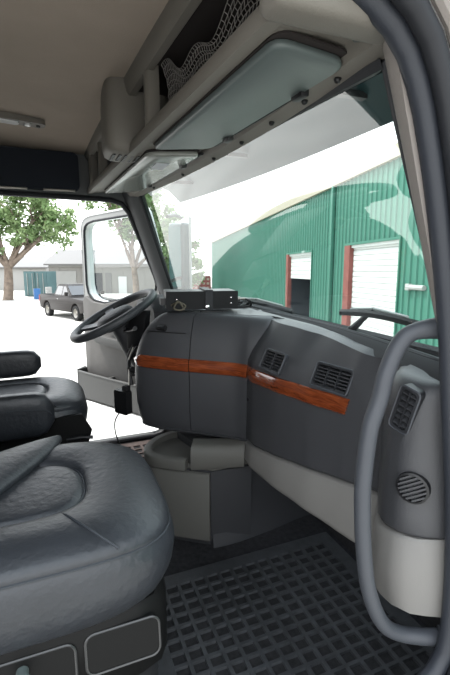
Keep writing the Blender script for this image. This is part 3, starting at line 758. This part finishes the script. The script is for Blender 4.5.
# header pad above the driver's door
hp = thing('header_pad', 'dark fabric padded panel above the driver door opening', 'padded panel', (-1.07,-.2,1.6))
obj('pad', prism(rr(1.0,.205,.03,5,-.305,1.70), YZ, -1.092, -1.045), 'headpad', hp, bevel=.0)
for y0, y1 in ((-.42,-.08), (.0,.17)): obj('bottom_clip', box(-1.06, -1.04, y0, y1, 1.590, 1.602), 'steel', hp, bevel=.003)
# dome lamp bar on the headliner
dl = thing('dome_lamp', 'slim silver lamp bar on the headliner above the driver', 'lamp', (-.57,-.12,1.82))
Ml = frame((-.80,-.10,1.872), (0,0,-1), (1,0,0))
La = Vector((-.545,-.30,1.832)); Lb = Vector((-.60,.022,1.826)); ux = (Lb-La).normalized()
Ml = Matrix((ux, Vector((0,0,-1)).cross(ux), Vector((0,0,-1)))).transposed().to_4x4(); Ml.translation = (La+Lb)/2
obj('housing', prism(rr(.34,.075,.03), Ml, -.01, .018), 'shelf', dl, bevel=.0)
obj('lens', prism(rr(.20,.045,.015,4,-.04,0), Ml, .016, .024), 'lamp_clear', dl)
obj('switch', lathe([(0,0), (.014,0), (.013,.010), (0,.013)], 16, Ml @ Matrix.Translation((.095,.005,.018))), 'lamp_clear', dl)
obj('switch', lathe([(0,0), (.009,0), (.008,.008), (0,.010)], 16, Ml @ Matrix.Translation((.14,.0,.018))), 'black', dl)

# ================================================================== DRIVER DOOR (open)
dd = bpy.data.objects.new('door_1', None); COL.objects.link(dd); dd.location = (-1.12,.70,.05); struct(dd)
dd['label'] = 'open driver door with window and grey lining'
e = Vector((-.841,-.541,0)); nI = Vector((.541,-.841,0))
Md = Matrix((e, Vector((0,0,1)), nI)).transposed().to_4x4(); Md.translation = Vector((-1.125,.70,0))   # x along the door, y up, z into the cab
ol = [(0,.06), (0,1.0), (.05,1.15), (.17,1.52), (.20,1.555), (.26,1.565), (.72,1.535), (.80,1.52), (.84,1.49), (.855,1.44), (.865,.90), (.865,.14), (.84,.08), (.78,.06)]
hl = [(.07,1.02), (.10,1.12), (.20,1.45), (.23,1.495), (.28,1.505), (.70,1.480), (.765,1.465), (.795,1.44), (.805,1.40), (.81,1.02), (.79,.945), (.73,.905), (.60,.89), (.12,.99)]
n_ = 80
def angsort(loop):
    cx, cy = .45, 1.2; L = [Vector((p[0], p[1])) for p in loop]; out = []
    for k in range(n_):
        a = 2*PI*k/n_; dvec = Vector((math.cos(a), math.sin(a))); best = None
        for p, q in zip(L, L[1:]+L[:1]):
            s = q-p; den = dvec.x*s.y-dvec.y*s.x
            if abs(den) < 1e-9: continue
            w0 = p-Vector((cx, cy)); t = (w0.x*s.y-w0.y*s.x)/den; uu = (w0.x*dvec.y-w0.y*dvec.x)/den
            if t > 0 and -1e-6 <= uu <= 1+1e-6 and (best is None or t > best): best = t
        out.append((cx+dvec.x*best, cy+dvec.y*best))
    return out
obj('shell', plate_hole(angsort(ol), angsort(hl), Md, -.07, -.01), 'white_paint', dd, sharp=40)
inner_ol = [(.02,.10), (.02,1.0), (.065,1.13), (.18,1.50), (.215,1.54), (.27,1.548), (.72,1.518), (.79,1.505), (.825,1.475), (.838,1.43), (.845,.90), (.845,.16), (.82,.11), (.76,.09)]
obj('inner_frame', plate_hole(angsort(inner_ol), angsort(hl), Md, -.01, .006), 'door_frame', dd, sharp=40)
obj('door_seal', tube([Md @ Vector((x, y, .004)) for x, y in angsort(inner_ol)], .005, 8, True), 'door_frame', dd)
obj('window_seal', tube([Md @ Vector((x, y, .006)) for x, y in angsort(hl)], .008, 8, True), 'rubber_dark', dd)
obj('window_pane', prism(angsort(hl), Md, -.034, -.034), 'sideglass', dd) if False else obj('window_pane', ([Md @ Vector((x, y, -.034)) for x, y in angsort(hl)], [tuple(range(n_))]), 'sideglass', dd)
lin_o = [(.05,.12), (.05,.93), (.12,.985), (.60,.885), (.72,.895), (.80,.935), (.825,.90), (.83,.18), (.80,.12)]
obj('lining', prism(lin_o, Md, .004, .04), 'door_lining', dd, bevel=.008)
obj('armrest', prism([(.12,.56), (.62,.60), (.70,.64), (.68,.67), (.60,.66), (.12,.63)], Md, .03, .10), 'doorgrey', dd, bevel=.01)
pk = obj('pocket', join(xform(box(.08,.84,.14,.355,.10,.118), Md), xform(box(.08,.84,.14,.155,.03,.118), Md), xform(box(.08,.095,.14,.355,.03,.118), Md), xform(box(.825,.84,.14,.375,.03,.118), Md)), 'doorgrey', dd)
obj('pocket_divider', xform(box(.50,.515,.15,.35,.03,.11), Md), 'doorgrey', pk)
obj('pocket_lip', tube([Md @ Vector(p) for p in cr([(.84,.375,.04), (.84,.365,.10), (.80,.357,.112), (.5,.352,.114), (.2,.352,.114), (.08,.355,.11)], 6)], .009, 8), 'doorgrey', pk)
obj('handle_pull', tube([Md @ Vector(p) for p in cr([(.30,.70,.04), (.31,.72,.075), (.42,.735,.08), (.53,.745,.075), (.54,.75,.04)], 6)], .010, 8), 'black', dd)

# ================================================================== OUTSIDE OF THE CAB: MIRROR, WIPERS, ROOF VISOR
sm = thing('side_mirror', 'tall dark teal side mirror outside the windshield corner', 'mirror', (-1.38,.87,.98))
obj('housing', xform(box(-.075,.075,-.05,.05,0,.48), Matrix.Translation((-1.40,.885,.985)) @ Matrix.Rotation(.5, 4, 'Z')), 'tinted', sm, bevel=.025, seg=3)
obj('mirror_glass', xform(box(-.060,.060,-.056,-.050,.03,.45), Matrix.Translation((-1.40,.885,.985)) @ Matrix.Rotation(.5, 4, 'Z')), 'mirror_glass', sm)
for z in (1.08, 1.50): obj('bracket_arm', tube([(-1.12,.72,z-.02), (-1.22,.80,z), (-1.40,.90,z)], .012, 8), 'black', sm)
obj('mirror_post', tube([(-1.30,.93,.95), (-1.30,.93,1.5)], .010, 8), 'galv', sm)
def wiper(label, a, b, pivot, w0):
    t = thing('wiper', label, 'wiper', pivot, 'windshield wipers')
    a, b, pivot = Vector(a), Vector(b), Vector(pivot)
    obj('blade', loft([[a.lerp(b, k/12)+Vector((0, y, z+.010*math.sin(PI*k/12))) for y, z in ((-.004,-.012), (.004,-.012), (.006,.002), (0,.010), (-.006,.002))] for k in range(13)]), 'black', t)
    mid = a.lerp(b, .45)+Vector((0,.012,.024))
    obj('blade_carrier', tube([a.lerp(b, .15)+Vector((0,.005,.014)), mid, a.lerp(b, .85)+Vector((0,.005,.014))], .006, 6), 'galv', t)
    obj('arm', tube([pivot, pivot.lerp(mid, .35)+Vector((0,.01,.01)), mid], [.014,.010,.007], 8), 'black', t)
    obj('pivot_cap', lathe([(0,-.03), (.02,-.03), (.02,.0), (.012,.012), (0,.014)], 14, Matrix.Translation(pivot)), 'black', t)
wiper('black wiper across the windshield in front of the white roll-up door', (.385,.957,1.035), (.80,.905,1.052), (.42,.985,.975), 0)
wiper('black wiper at the windshield middle beside the electronics box', (-.60,.945,.990), (.03,.975,.995), (-.52,.985,.955), 0)
ev = thing('roof_visor', 'dark tinted exterior sun visor above the windshield', 'sun visor', (0,.72,1.6))
R = []
for k in range(33):
    x = -1.08+2.16*k/32; b = .05*(1-(x/1.08)**2)
    R.append([Vector((x, .64+b, 1.66)), Vector((x, .73+b, 1.625)), Vector((x, .795+b, 1.562)), Vector((x, .800+b, 1.566)), Vector((x, .735+b, 1.632)), Vector((x, .64+b, 1.668))])
obj('shade', loft(R), 'tinted', ev, sharp=60)
for x in (-.7, 0, .7): obj('stay', box(x-.01, x+.01, .62, .76, 1.615, 1.63), 'black', ev)
struct(obj('wall_roof_front', loft([[Vector((x, .56, 1.90)), Vector((x, .63, 1.70)), Vector((x, .62, 1.60)), Vector((x, .60, 1.62)), Vector((x, .55, 1.72)), Vector((x,.5,1.9))] for x in (-1.12, 1.12)]), 'white_paint'))

# ================================================================== THE YARD (built in yard coordinates, then set on the slope)
GZ = -1.40
struct(obj('floor_yard', box(-140, 60, -90, 90, GZ-.2, GZ), 'concrete', xf=YARD))
def yat(px, py, D): return CAM + (de + re*((px-225)/FPX) - ue*((py-337.5)/FPX))*D
def ypart(name, g, m, parent, sharp=40, bevel=0): return obj(name, g, m, parent, sharp=sharp, bevel=bevel)
def ycopy(src, parent, M, name=None):
    o = src.copy(); COL.objects.link(o); o.parent = parent; o.matrix_parent_inverse = src.matrix_parent_inverse.copy(); o.matrix_basis = M
    YSET.add(o.name); return o
# ---- green metal building
A = Vector((-47.25,18.10,0)); Bp = Vector((-8.19,9.39,0)); ug = (Bp-A).normalized(); ng = Vector((ug.y, -ug.x, 0))
if ng.dot(CAM-A) < 0: ng = -ng
Mg = Matrix((ug, Vector((0,0,1)), ng)).transposed().to_4x4(); Mg.translation = Vector((A.x, A.y, GZ))     # x along wall, y up, z towards the yard
EH = 4.40-GZ
gb = ything('metal_building', 'long green ribbed metal building with white roll-up doors', 'building', (A.x, A.y, GZ))
def u_at(px):
    v = de + re*((px-225)/FPX); v = Vector((v.x, v.y)); a = Vector((A.x-CAM.x, A.y-CAM.y)); U = Vector((ug.x, ug.y))
    den = v.x*(-U.y)+v.y*U.x; t = (a.x*(-U.y)+a.y*U.x)/den; p = v*t-a; return p.dot(U)
D2 = (u_at(348), u_at(396), 3.5); D1 = (u_at(288), u_at(310.5), 3.42)
PW = .9
def rib_panel(h):
    V = []; xs_ = [0]
    prof = []
    for k in range(3):
        x = k*.3; prof += [(x,0), (x+.215,0), (x+.235,.045), (x+.28,.045), (x+.30,0)]
    pr = []
    for p in prof:
        if not pr or abs(pr[-1][0]-p[0]) > 1e-6: pr.append(p)
    pts = [(x, z+.03) for x, z in pr]+[(PW,0), (0,0)]
    return loft([[Vector((x, y, z)) for x, z in pts] for y in (0, h)])
LEN = 58.0; full = short = None; npan = int(LEN/PW)
def wall_piece(u, y0, h, w=PW):
    return xform(rib_panel(h), Matrix.Translation((0, 0, 0)))
protos = {}
def add_panel(u, y0, h, ws=1.0):
    key = round(h, 3); M = YARD @ Mg @ Matrix.Translation((u, y0, 0)) @ Matrix.Diagonal((ws, 1, 1, 1))
    if key not in protos:
        protos[key] = obj('wall_panel', rib_panel(h), 'green_wall', gb, xf=M, sharp=20)
    else: ycopy(protos[key], gb, M)
spans = [(0, D1[0]-.35), (D1[1]+.02, D2[0]-.42), (D2[1]+.02, LEN)]
for a, b in spans:
    n = max(1, round((b-a)/PW)); ws = (b-a)/(n*PW)
    for k in range(n): add_panel(a+k*PW*ws, 0, EH, ws)
for d, jw in ((D1, .35), (D2, .42)):
    a, b = d[0]-jw, d[1]+.02; n = max(1, round((b-a)/PW)); ws = (b-a)/(n*PW)
    for k in range(n): add_panel(a+k*PW*ws, d[2], EH-d[2], ws)
ypart('eave_trim', xform(box(-.3, LEN, EH-.02, EH+.36, -.1, .18), Mg), 'cream', gb)
ypart('roof_slope', loft([[Mg @ Vector((x, EH+.3, .1)), Mg @ Vector((x, EH+1.5, -9)), Mg @ Vector((x, EH+1.2, -9)), Mg @ Vector((x, EH, -.1))] for x in (0, LEN)]), 'galv', gb)
ypart('end_wall', xform(box(-.05, .05, 0, EH, -9, .03), Mg), 'green_wall', gb)
ypart('end_wall', xform(box(LEN-.05, LEN+.05, 0, EH, -9, .03), Mg), 'green_wall', gb)
ypart('rear_wall', xform(box(0, LEN, 0, EH, -9.1, -9), Mg), 'dark_inside', gb)
def rollup(d, jw, yl, m='door_white'):
    a, b, h = d
    dr = ypart('roll_up_door', xform(box(a-.02, b+.02, h-.10, h, -.12, .02), Mg), m, gb)
    ns = int((h-yl)/.18); sh_ = (h-yl)/ns; p0 = None
    for k in range(ns):
        M = YARD @ Mg @ Matrix.Translation((a, yl+k*sh_, -.10))
        if p0 is None:
            prof = [(0,0), (sh_*.08,.025), (sh_*.5,.035), (sh_*.92,.025), (sh_,0), (sh_,-.02), (0,-.02)]
            p0 = obj('slat', loft([[Vector((x, y, z)) for y, z in prof] for x in (0, b-a)]), m, dr, xf=M); 
        else: ycopy(p0, dr, M)
    ypart('door_jamb', xform(box(a-jw, a, 0, h, -.15, .09), Mg), 'jamb_red', gb)
    ypart('door_jamb', xform(box(b, b+.06, 0, h, -.15, .09), Mg), 'green_wall', gb)
    ypart('door_header', xform(box(a-jw, b+.06, h, h+.08, -.1, .09), Mg), 'green_wall', gb)
rollup(D2, .42, 0.0); rollup(D1, .35, 2.2)
ypart('dark_opening', xform(box(D1[0]+.0, D1[1], 0, 2.25, -3.0, -2.9), Mg), 'dark_inside', gb)
ypart('opening_side', xform(box(D1[0]-.1, D1[0], 0, 3.4, -3.0, -.1), Mg), 'dark_inside', gb)
ypart('opening_side', xform(box(D1[1], D1[1]+.1, 0, 3.4, -3.0, -.1), Mg), 'dark_inside', gb)
ypart('opening_floor', xform(box(D1[0], D1[1], -.02, .02, -3.0, -.1), Mg), 'dark_inside', gb)
ud = u_at(331); ypart('downspout', xform(box(ud-.07, ud+.07, .2, EH, .05, .19), Mg), 'green_wall', gb, bevel=.02)
um = u_at(415); zc = CAM.z-GZ-17*11.7/FPX
ypart('wall_pipe', tube([Mg @ Vector((um-.35, zc, .10)), Mg @ Vector((um+.40, zc, .10))], .07, 8), 'galv', gb)
ypart('wall_box', xform(box(um-.40, um-.22, zc-.09, zc+.09, .03, .16), Mg), 'galv', gb, bevel=.02)

# ---- grey sheds at the far side of the yard
def shed(name, label, px0, px1, D, base_py, eave, ridge, wm, rm, feats, seam=1.2):
    a, b = yat(px0, 290, D), yat(px1, 290, D); a.z = b.z = GZ; u = (b-a).normalized(); n = Vector((u.y, -u.x, 0))
    if n.dot(CAM-a) < 0: n = -n
    M = Matrix((u, Vector((0,0,1)), n)).transposed().to_4x4(); M.translation = a; L = (b-a).length
    t = ything(name, label, 'building', a)
    ypart('wall', xform(box(0, L, 0, eave, -8, 0), M), wm, t)
    ypart('roof', loft([[M @ Vector((x, eave-.05, .4)), M @ Vector((x, ridge, -4)), M @ Vector((x, eave-.05, -8.4)), M @ Vector((x, eave+.12, -8.4)), M @ Vector((x, ridge+.18, -4)), M @ Vector((x, eave+.12, .4))] for x in (-.4, L+.4)]), rm, t)
    k = 0
    x = seam
    while x < L:
        ypart('wall_seam', xform(box(x-.04, x+.04, 0, eave, 0, .05), M), wm, t); x += seam*2
    for fname, p0, p1, y0, y1, m in feats:
        q0, q1 = (p0-px0)/(px1-px0)*L, (p1-px0)/(px1-px0)*L
        ypart(fname, xform(box(q0, q1, y0, y1, .0, .08), M), m, t)
    return t
shed('storage_shed', 'pale grey metal shed behind the black pickup', 50, 178, 49, 293, 3.2, 4.9, 'shed_wall', 'shed_roof',
     [('wide_door', 53, 77, 0, 2.5, 'shed_light'), ('dark_doorway', 94, 103, 0, 2.3, 'dark_inside'), ('dark_doorway', 106, 112, 0, 2.3, 'shed_roof'), ('white_door', 119, 127, 0, 1.9, 'door_white'), ('fascia', 50, 178, 3.0, 3.25, 'shed_light')])
shed('storage_shed', 'low whitish warehouse behind the big left tree', -70, 47, 56, 291, 2.9, 4.3, 'shed_light', 'shed_roof', [('fascia', -70, 47, 2.75, 2.95, 'shed_wall')])
# ---- teal container doors
c0 = yat(25, 296, 43); c0.z = GZ
ct = ything('shipping_container', 'teal shipping container with double doors beyond the tree', 'container', c0)
uc = (yat(48,296,43)-yat(25,296,43)); uc.z = 0; Lc = uc.length; uc.normalize(); nc = Vector((uc.y, -uc.x, 0)); nc = nc if nc.dot(CAM-c0) > 0 else -nc
Mc = Matrix((uc, Vector((0,0,1)), nc)).transposed().to_4x4(); Mc.translation = c0
ypart('box', xform(box(0, Lc, 0.05, 2.5, -2.4, 0), Mc), 'teal', ct)
for k in range(2): ypart('door', xform(box(.08+k*Lc/2, Lc/2-.04+k*Lc/2, .15, 2.4, 0, .06), Mc), 'teal', ct, bevel=.02)
for k in range(4): ypart('lock_rod', tube([Mc @ Vector((Lc*(k+.7)/4.4, .2, .10)), Mc @ Vector((Lc*(k+.7)/4.4, 2.3, .10))], .03, 6), 'galv', ct)
def barrel(label, px, py, D, m, h):
    p = yat(px, py, D); p.z = GZ; t = ything('barrel', label, 'barrel', p); 
    ypart('drum', lathe([(0,0), (.29,0), (.30,.02), (.29,h*.33), (.31,h*.35), (.29,h*.37), (.29,h*.64), (.31,h*.66), (.29,h*.68), (.30,h-.02), (.28,h), (.26,h-.03), (0,h-.03)], 20, Matrix.Translation(p)), m, t)
barrel('bright blue barrel in front of the teal container', 37.5, 299, 39.5, 'blue', .95)
barrel('dark grey barrel between the container and the pickup', 49, 297, 42, 'galv', 1.0)
# ---- red container far off behind the dashboard box
c0 = yat(186, 291, 40); c0.z = GZ; u = yat(210,291,40)-c0; u.z = 0; L = u.length; u.normalize(); n = Vector((u.y,-u.x,0)); n = n if n.dot(CAM-c0) > 0 else -n
Mr = Matrix((u, Vector((0,0,1)), n)).transposed().to_4x4(); Mr.translation = c0
rc = ything('stake_trailer', 'dark red trailer far behind the dashboard box', 'trailer', c0)
ypart('bed', xform(box(0, L, .55, .9, -5, 0), Mr), 'rust_red', rc)
for k in range(7): ypart('stake', xform(box(L*k/6-.07, L*k/6+.07, .9, 2.1, -.05, .05), Mr), 'rust_red', rc)
for y in (1.1, 1.5, 1.9): ypart('rail', xform(box(0, L, y, y+.2, -.06, .0), Mr), 'rust_red', rc)
ypart('rear_board', xform(box(0, L, .9, 2.0, -2.6, -2.5), Mr), 'cream', rc)
for k in (.2,.8): ypart('wheel', lathe([(0,-.12), (.4,-.12), (.42,0), (.4,.12), (0,.12)], 16, Mr @ Matrix.Translation((L*k,.42,-.2))), 'tyre', rc)
ypart('floor_skirt', xform(box(0,L,.3,.56,-.3,-.2), Mr), 'rust_red', rc)

# ---- pickup
hd = Vector((3.27,1.36,0)).normalized(); lf = Vector((-hd.y, hd.x, 0)); pc_ = Vector((-23.60,.57,GZ))+lf*.82
Mp = Matrix((hd, lf, Vector((0,0,1)))).transposed().to_4x4(); Mp.translation = pc_
pu = ything('pickup_truck', 'black crew-cab pickup truck parked in front of grey shed', 'pickup truck', pc_)
WX = (-1.80, 1.76); W = .95
prof = [(-2.75,.50)]
def arch(xc, r=.50, z=.42):
    return [(xc+r*math.cos(PI-PI*k/10), z+r*math.sin(PI-PI*k/10)) for k in range(11)]
prof += arch(WX[0]) + arch(WX[1]) + [(2.72,.48), (2.80,.60), (2.80,.95), (2.70,1.10), (1.35,1.18), (1.2,1.20), (-.85,1.20), (-.86,1.22), (-2.78,1.24), (-2.82,.9)]
Mx = Mp @ Matrix(((1,0,0,0), (0,0,-1,0), (0,1,0,0), (0,0,0,1)))
ypart('body', loft([[Mp @ Vector((x, y, z)) for x, z in prof] for y in (-W, W)]), 'car_paint', pu, bevel=.025)
def cabr(z, x0, x1, hw): return [Mp @ Vector(p) for p in [(x0,-hw,z), (x1,-hw,z), (x1,hw,z), (x0,hw,z)]]
ypart('cab', loft([cabr(1.18,-.86,1.25,.90), cabr(1.30,-.85,1.15,.88), cabr(1.80,-.66,.45,.74), cabr(1.87,-.55,.30,.66)]), 'car_paint', pu, bevel=.02)
for s in (-1, 1):
    for x0, x1, x2, x3 in ((-.70,.10,.10,-.56), (.18,.98,.42,.18)):
        wv = obj('side_window', ([Mp @ Vector(p) for p in [(x0,s*.885,1.30), (x1,s*.885,1.30), (x2,s*.755,1.76), (x3,s*.755,1.76)]]+[Mp @ Vector(p) for p in [(x0,s*.86,1.30), (x1,s*.86,1.30), (x2,s*.73,1.76), (x3,s*.73,1.76)]], [(0,1,2,3), (4,5,6,7), (0,1,5,4), (1,2,6,5), (2,3,7,6), (3,0,4,7)]), 'carglass', pu)
ypart('windscreen', ([Mp @ Vector(p) for p in [(1.17,-.80,1.32), (1.17,.80,1.32), (.50,.68,1.78), (.50,-.68,1.78), (1.14,-.80,1.30), (1.14,.80,1.30), (.47,.68,1.76), (.47,-.68,1.76)]], [(0,1,2,3), (4,5,6,7), (0,1,5,4), (1,2,6,5), (2,3,7,6), (3,0,4,7)]), 'carglass', pu)
ypart('bed_liner', loft([[Mp @ Vector((x, y, z)) for x, z in [(-2.7,1.23), (-.92,1.23), (-.92,1.255), (-2.7,1.255)]] for y in (-.84,.84)]), 'tyre', pu)
ypart('grille', loft([[Mp @ Vector((2.80+dx, y, z)) for y, z in [(-.6,.66), (.6,.66), (.6,1.0), (-.6,1.0)]] for dx in (-.02,.025)]), 'chrome', pu)
ypart('bumper', loft([[Mp @ Vector((2.78+dx, y, z)) for y, z in [(-.93,.42), (.93,.42), (.93,.62), (-.93,.62)]] for dx in (-.1,.10)]), 'chrome', pu, bevel=.03)
ypart('bumper', loft([[Mp @ Vector((-2.85+dx, y, z)) for y, z in [(-.9,.48), (.9,.48), (.9,.66), (-.9,.66)]] for dx in (-.08,.08)]), 'chrome', pu, bevel=.03)
for s in (-1, 1):
    ypart('headlight', loft([[Mp @ Vector((2.77+dx, s*.78+y, z)) for y, z in [(-.14,.78), (.14,.78), (.14,1.0), (-.14,1.0)]] for dx in (-.05,.04)]), 'lamp_clear', pu)
    ypart('tail_light', loft([[Mp @ Vector((-2.82+dx, s*.87+y, z)) for y, z in [(-.09,.85), (.09,.85), (.09,1.18), (-.09,1.18)]] for dx in (-.03,.06)]), 'lamp_red', pu)
    ypart('wing_mirror', xform(box(.95,1.10,s*1.05-.09,s*1.05+.09,1.28,1.48), Mp), 'car_paint', pu, bevel=.03)
    ypart('door_handle', xform(box(-.35,-.20,s*.955-.012,s*.955+.012,1.05,1.08), Mp), 'chrome', pu)
    for x in WX:
        Mwh = Mp @ Matrix.Translation((x, s*.82, .40)) @ Matrix.Rotation(-s*PI/2, 4, 'X')
        wh = ypart('wheel', lathe([(.25,-.12), (.38,-.13), (.40,-.08), (.40,.08), (.38,.13), (.25,.12), (.24,.06), (.24,-.06)], 28, Mwh), 'tyre', pu)
        ypart('wheel_rim', lathe([(0,.05), (.08,.09), (.10,.05), (.20,.06), (.25,.11), (.26,.02), (0,.0)], 20, Mwh), 'steel', wh)

# ---- trees
def tree(name, label, base, H, lean, cr_pts, nleaf, lsize, lm, seed, tr=.5, group='trees around the yard'):
    rnd = random.Random(seed); t = ything(name, label, 'tree', base, group); gs_ = []
    fork = base+Vector((lean[0]*.35, lean[1]*.35, H*.30))
    gs_.append(tube(cr([base+Vector((0,0,-.1)), base.lerp(fork, .5)+Vector((.1,.05,0)), fork], 5), [tr*1.25]+[tr*(1-.03*k) for k in range(10)], 12))
    for (c, r) in cr_pts:
        c = Vector(c)+base; mid = fork.lerp(c, .5)+Vector((rnd.uniform(-.4,.4), rnd.uniform(-.4,.4), rnd.uniform(0,.5)))
        P = cr([fork-Vector((0,0,.2)), mid, c], 6); gs_.append(tube(P, [tr*.55*(1-.85*k/(len(P)-1)) for k in range(len(P))], 8))
        for k in range(5):
            q = c+Vector((rnd.gauss(0,1), rnd.gauss(0,1), rnd.gauss(.2,.7))).normalized()*r*.85; s = P[rnd.randint(5, len(P)-2)]
            P2 = cr([s, s.lerp(q, .5)+Vector((0,0,.2)), q], 4); gs_.append(tube(P2, [.10*(1-.85*j/(len(P2)-1)) for j in range(len(P2))], 5))
    ypart('trunk', join(*gs_), 'bark', t, sharp=80)
    V, F = [], []; tot = sum(r**2 for c, r in cr_pts)
    for c, r in cr_pts:
        c = Vector(c)+base; n = int(nleaf*r*r/tot); clumps = [c+Vector((rnd.gauss(0,1), rnd.gauss(0,1), rnd.gauss(0,.8))).normalized()*r*rnd.uniform(.35,1.0) for _ in range(max(6, n//70))]
        for _ in range(n):
            q = rnd.choice(clumps)+Vector((rnd.gauss(0,.32), rnd.gauss(0,.32), rnd.gauss(0,.24)))*r*.55
            a = Vector((rnd.gauss(0,1), rnd.gauss(0,1), rnd.gauss(0,.6))).normalized(); b = a.orthogonal().normalized(); s = lsize*rnd.uniform(.6,1.3)
            k = len(V); V += [q-a*s, q+b*s*.45, q+a*s, q-b*s*.45]; F.append((k, k+1, k+2, k+3))
    f = obj('foliage', (V, F), lm, t, sharp=0, fixn=False); f['kind'] = 'stuff'
    return t
b1 = yat(8, 298.5, 38); b1.z = GZ
tree('shade_tree', 'big leafy tree with forked trunk left of the pickup', b1, 10, (-.3,.6), [((.5,3.6,6.0),2.4), ((0,1.2,7.6),2.6), ((.5,5.2,7.4),1.8), ((-.5,-1.8,6.6),2.6), ((1.0,-3.8,8.0),2.6), ((0,3.2,8.6),2.0), ((.5,-.6,9.2),2.4), ((.6,1.6,4.9),1.3), ((.3,-1.4,4.6),1.2)], 7500, .24, 'leaf', 3, .42)
b2 = yat(136, 294, 36); b2.z = GZ
tree('shade_tree', 'slender tree seen through the open door window', b2, 9.5, (0,-.3), [((0,-1.3,6.6),1.6), ((.3,.4,8.2),2.0), ((-.3,2.2,6.8),1.8), ((0,-2.4,8.6),1.6), ((0,3.2,5.0),1.4), ((0,-.2,5.4),1.0)], 4200, .22, 'leaf', 5, .30)
b3 = yat(176, 292, 34); b3.z = GZ
tree('shade_tree', 'low bushy tree behind the side mirror', b3, 6.0, (.2,.2), [((0,-.9,3.4),1.4), ((0,.7,4.4),1.4), ((.2,.9,2.6),1.2), ((0,-.3,5.6),1.2)], 3200, .22, 'leaf_far', 9, .22)
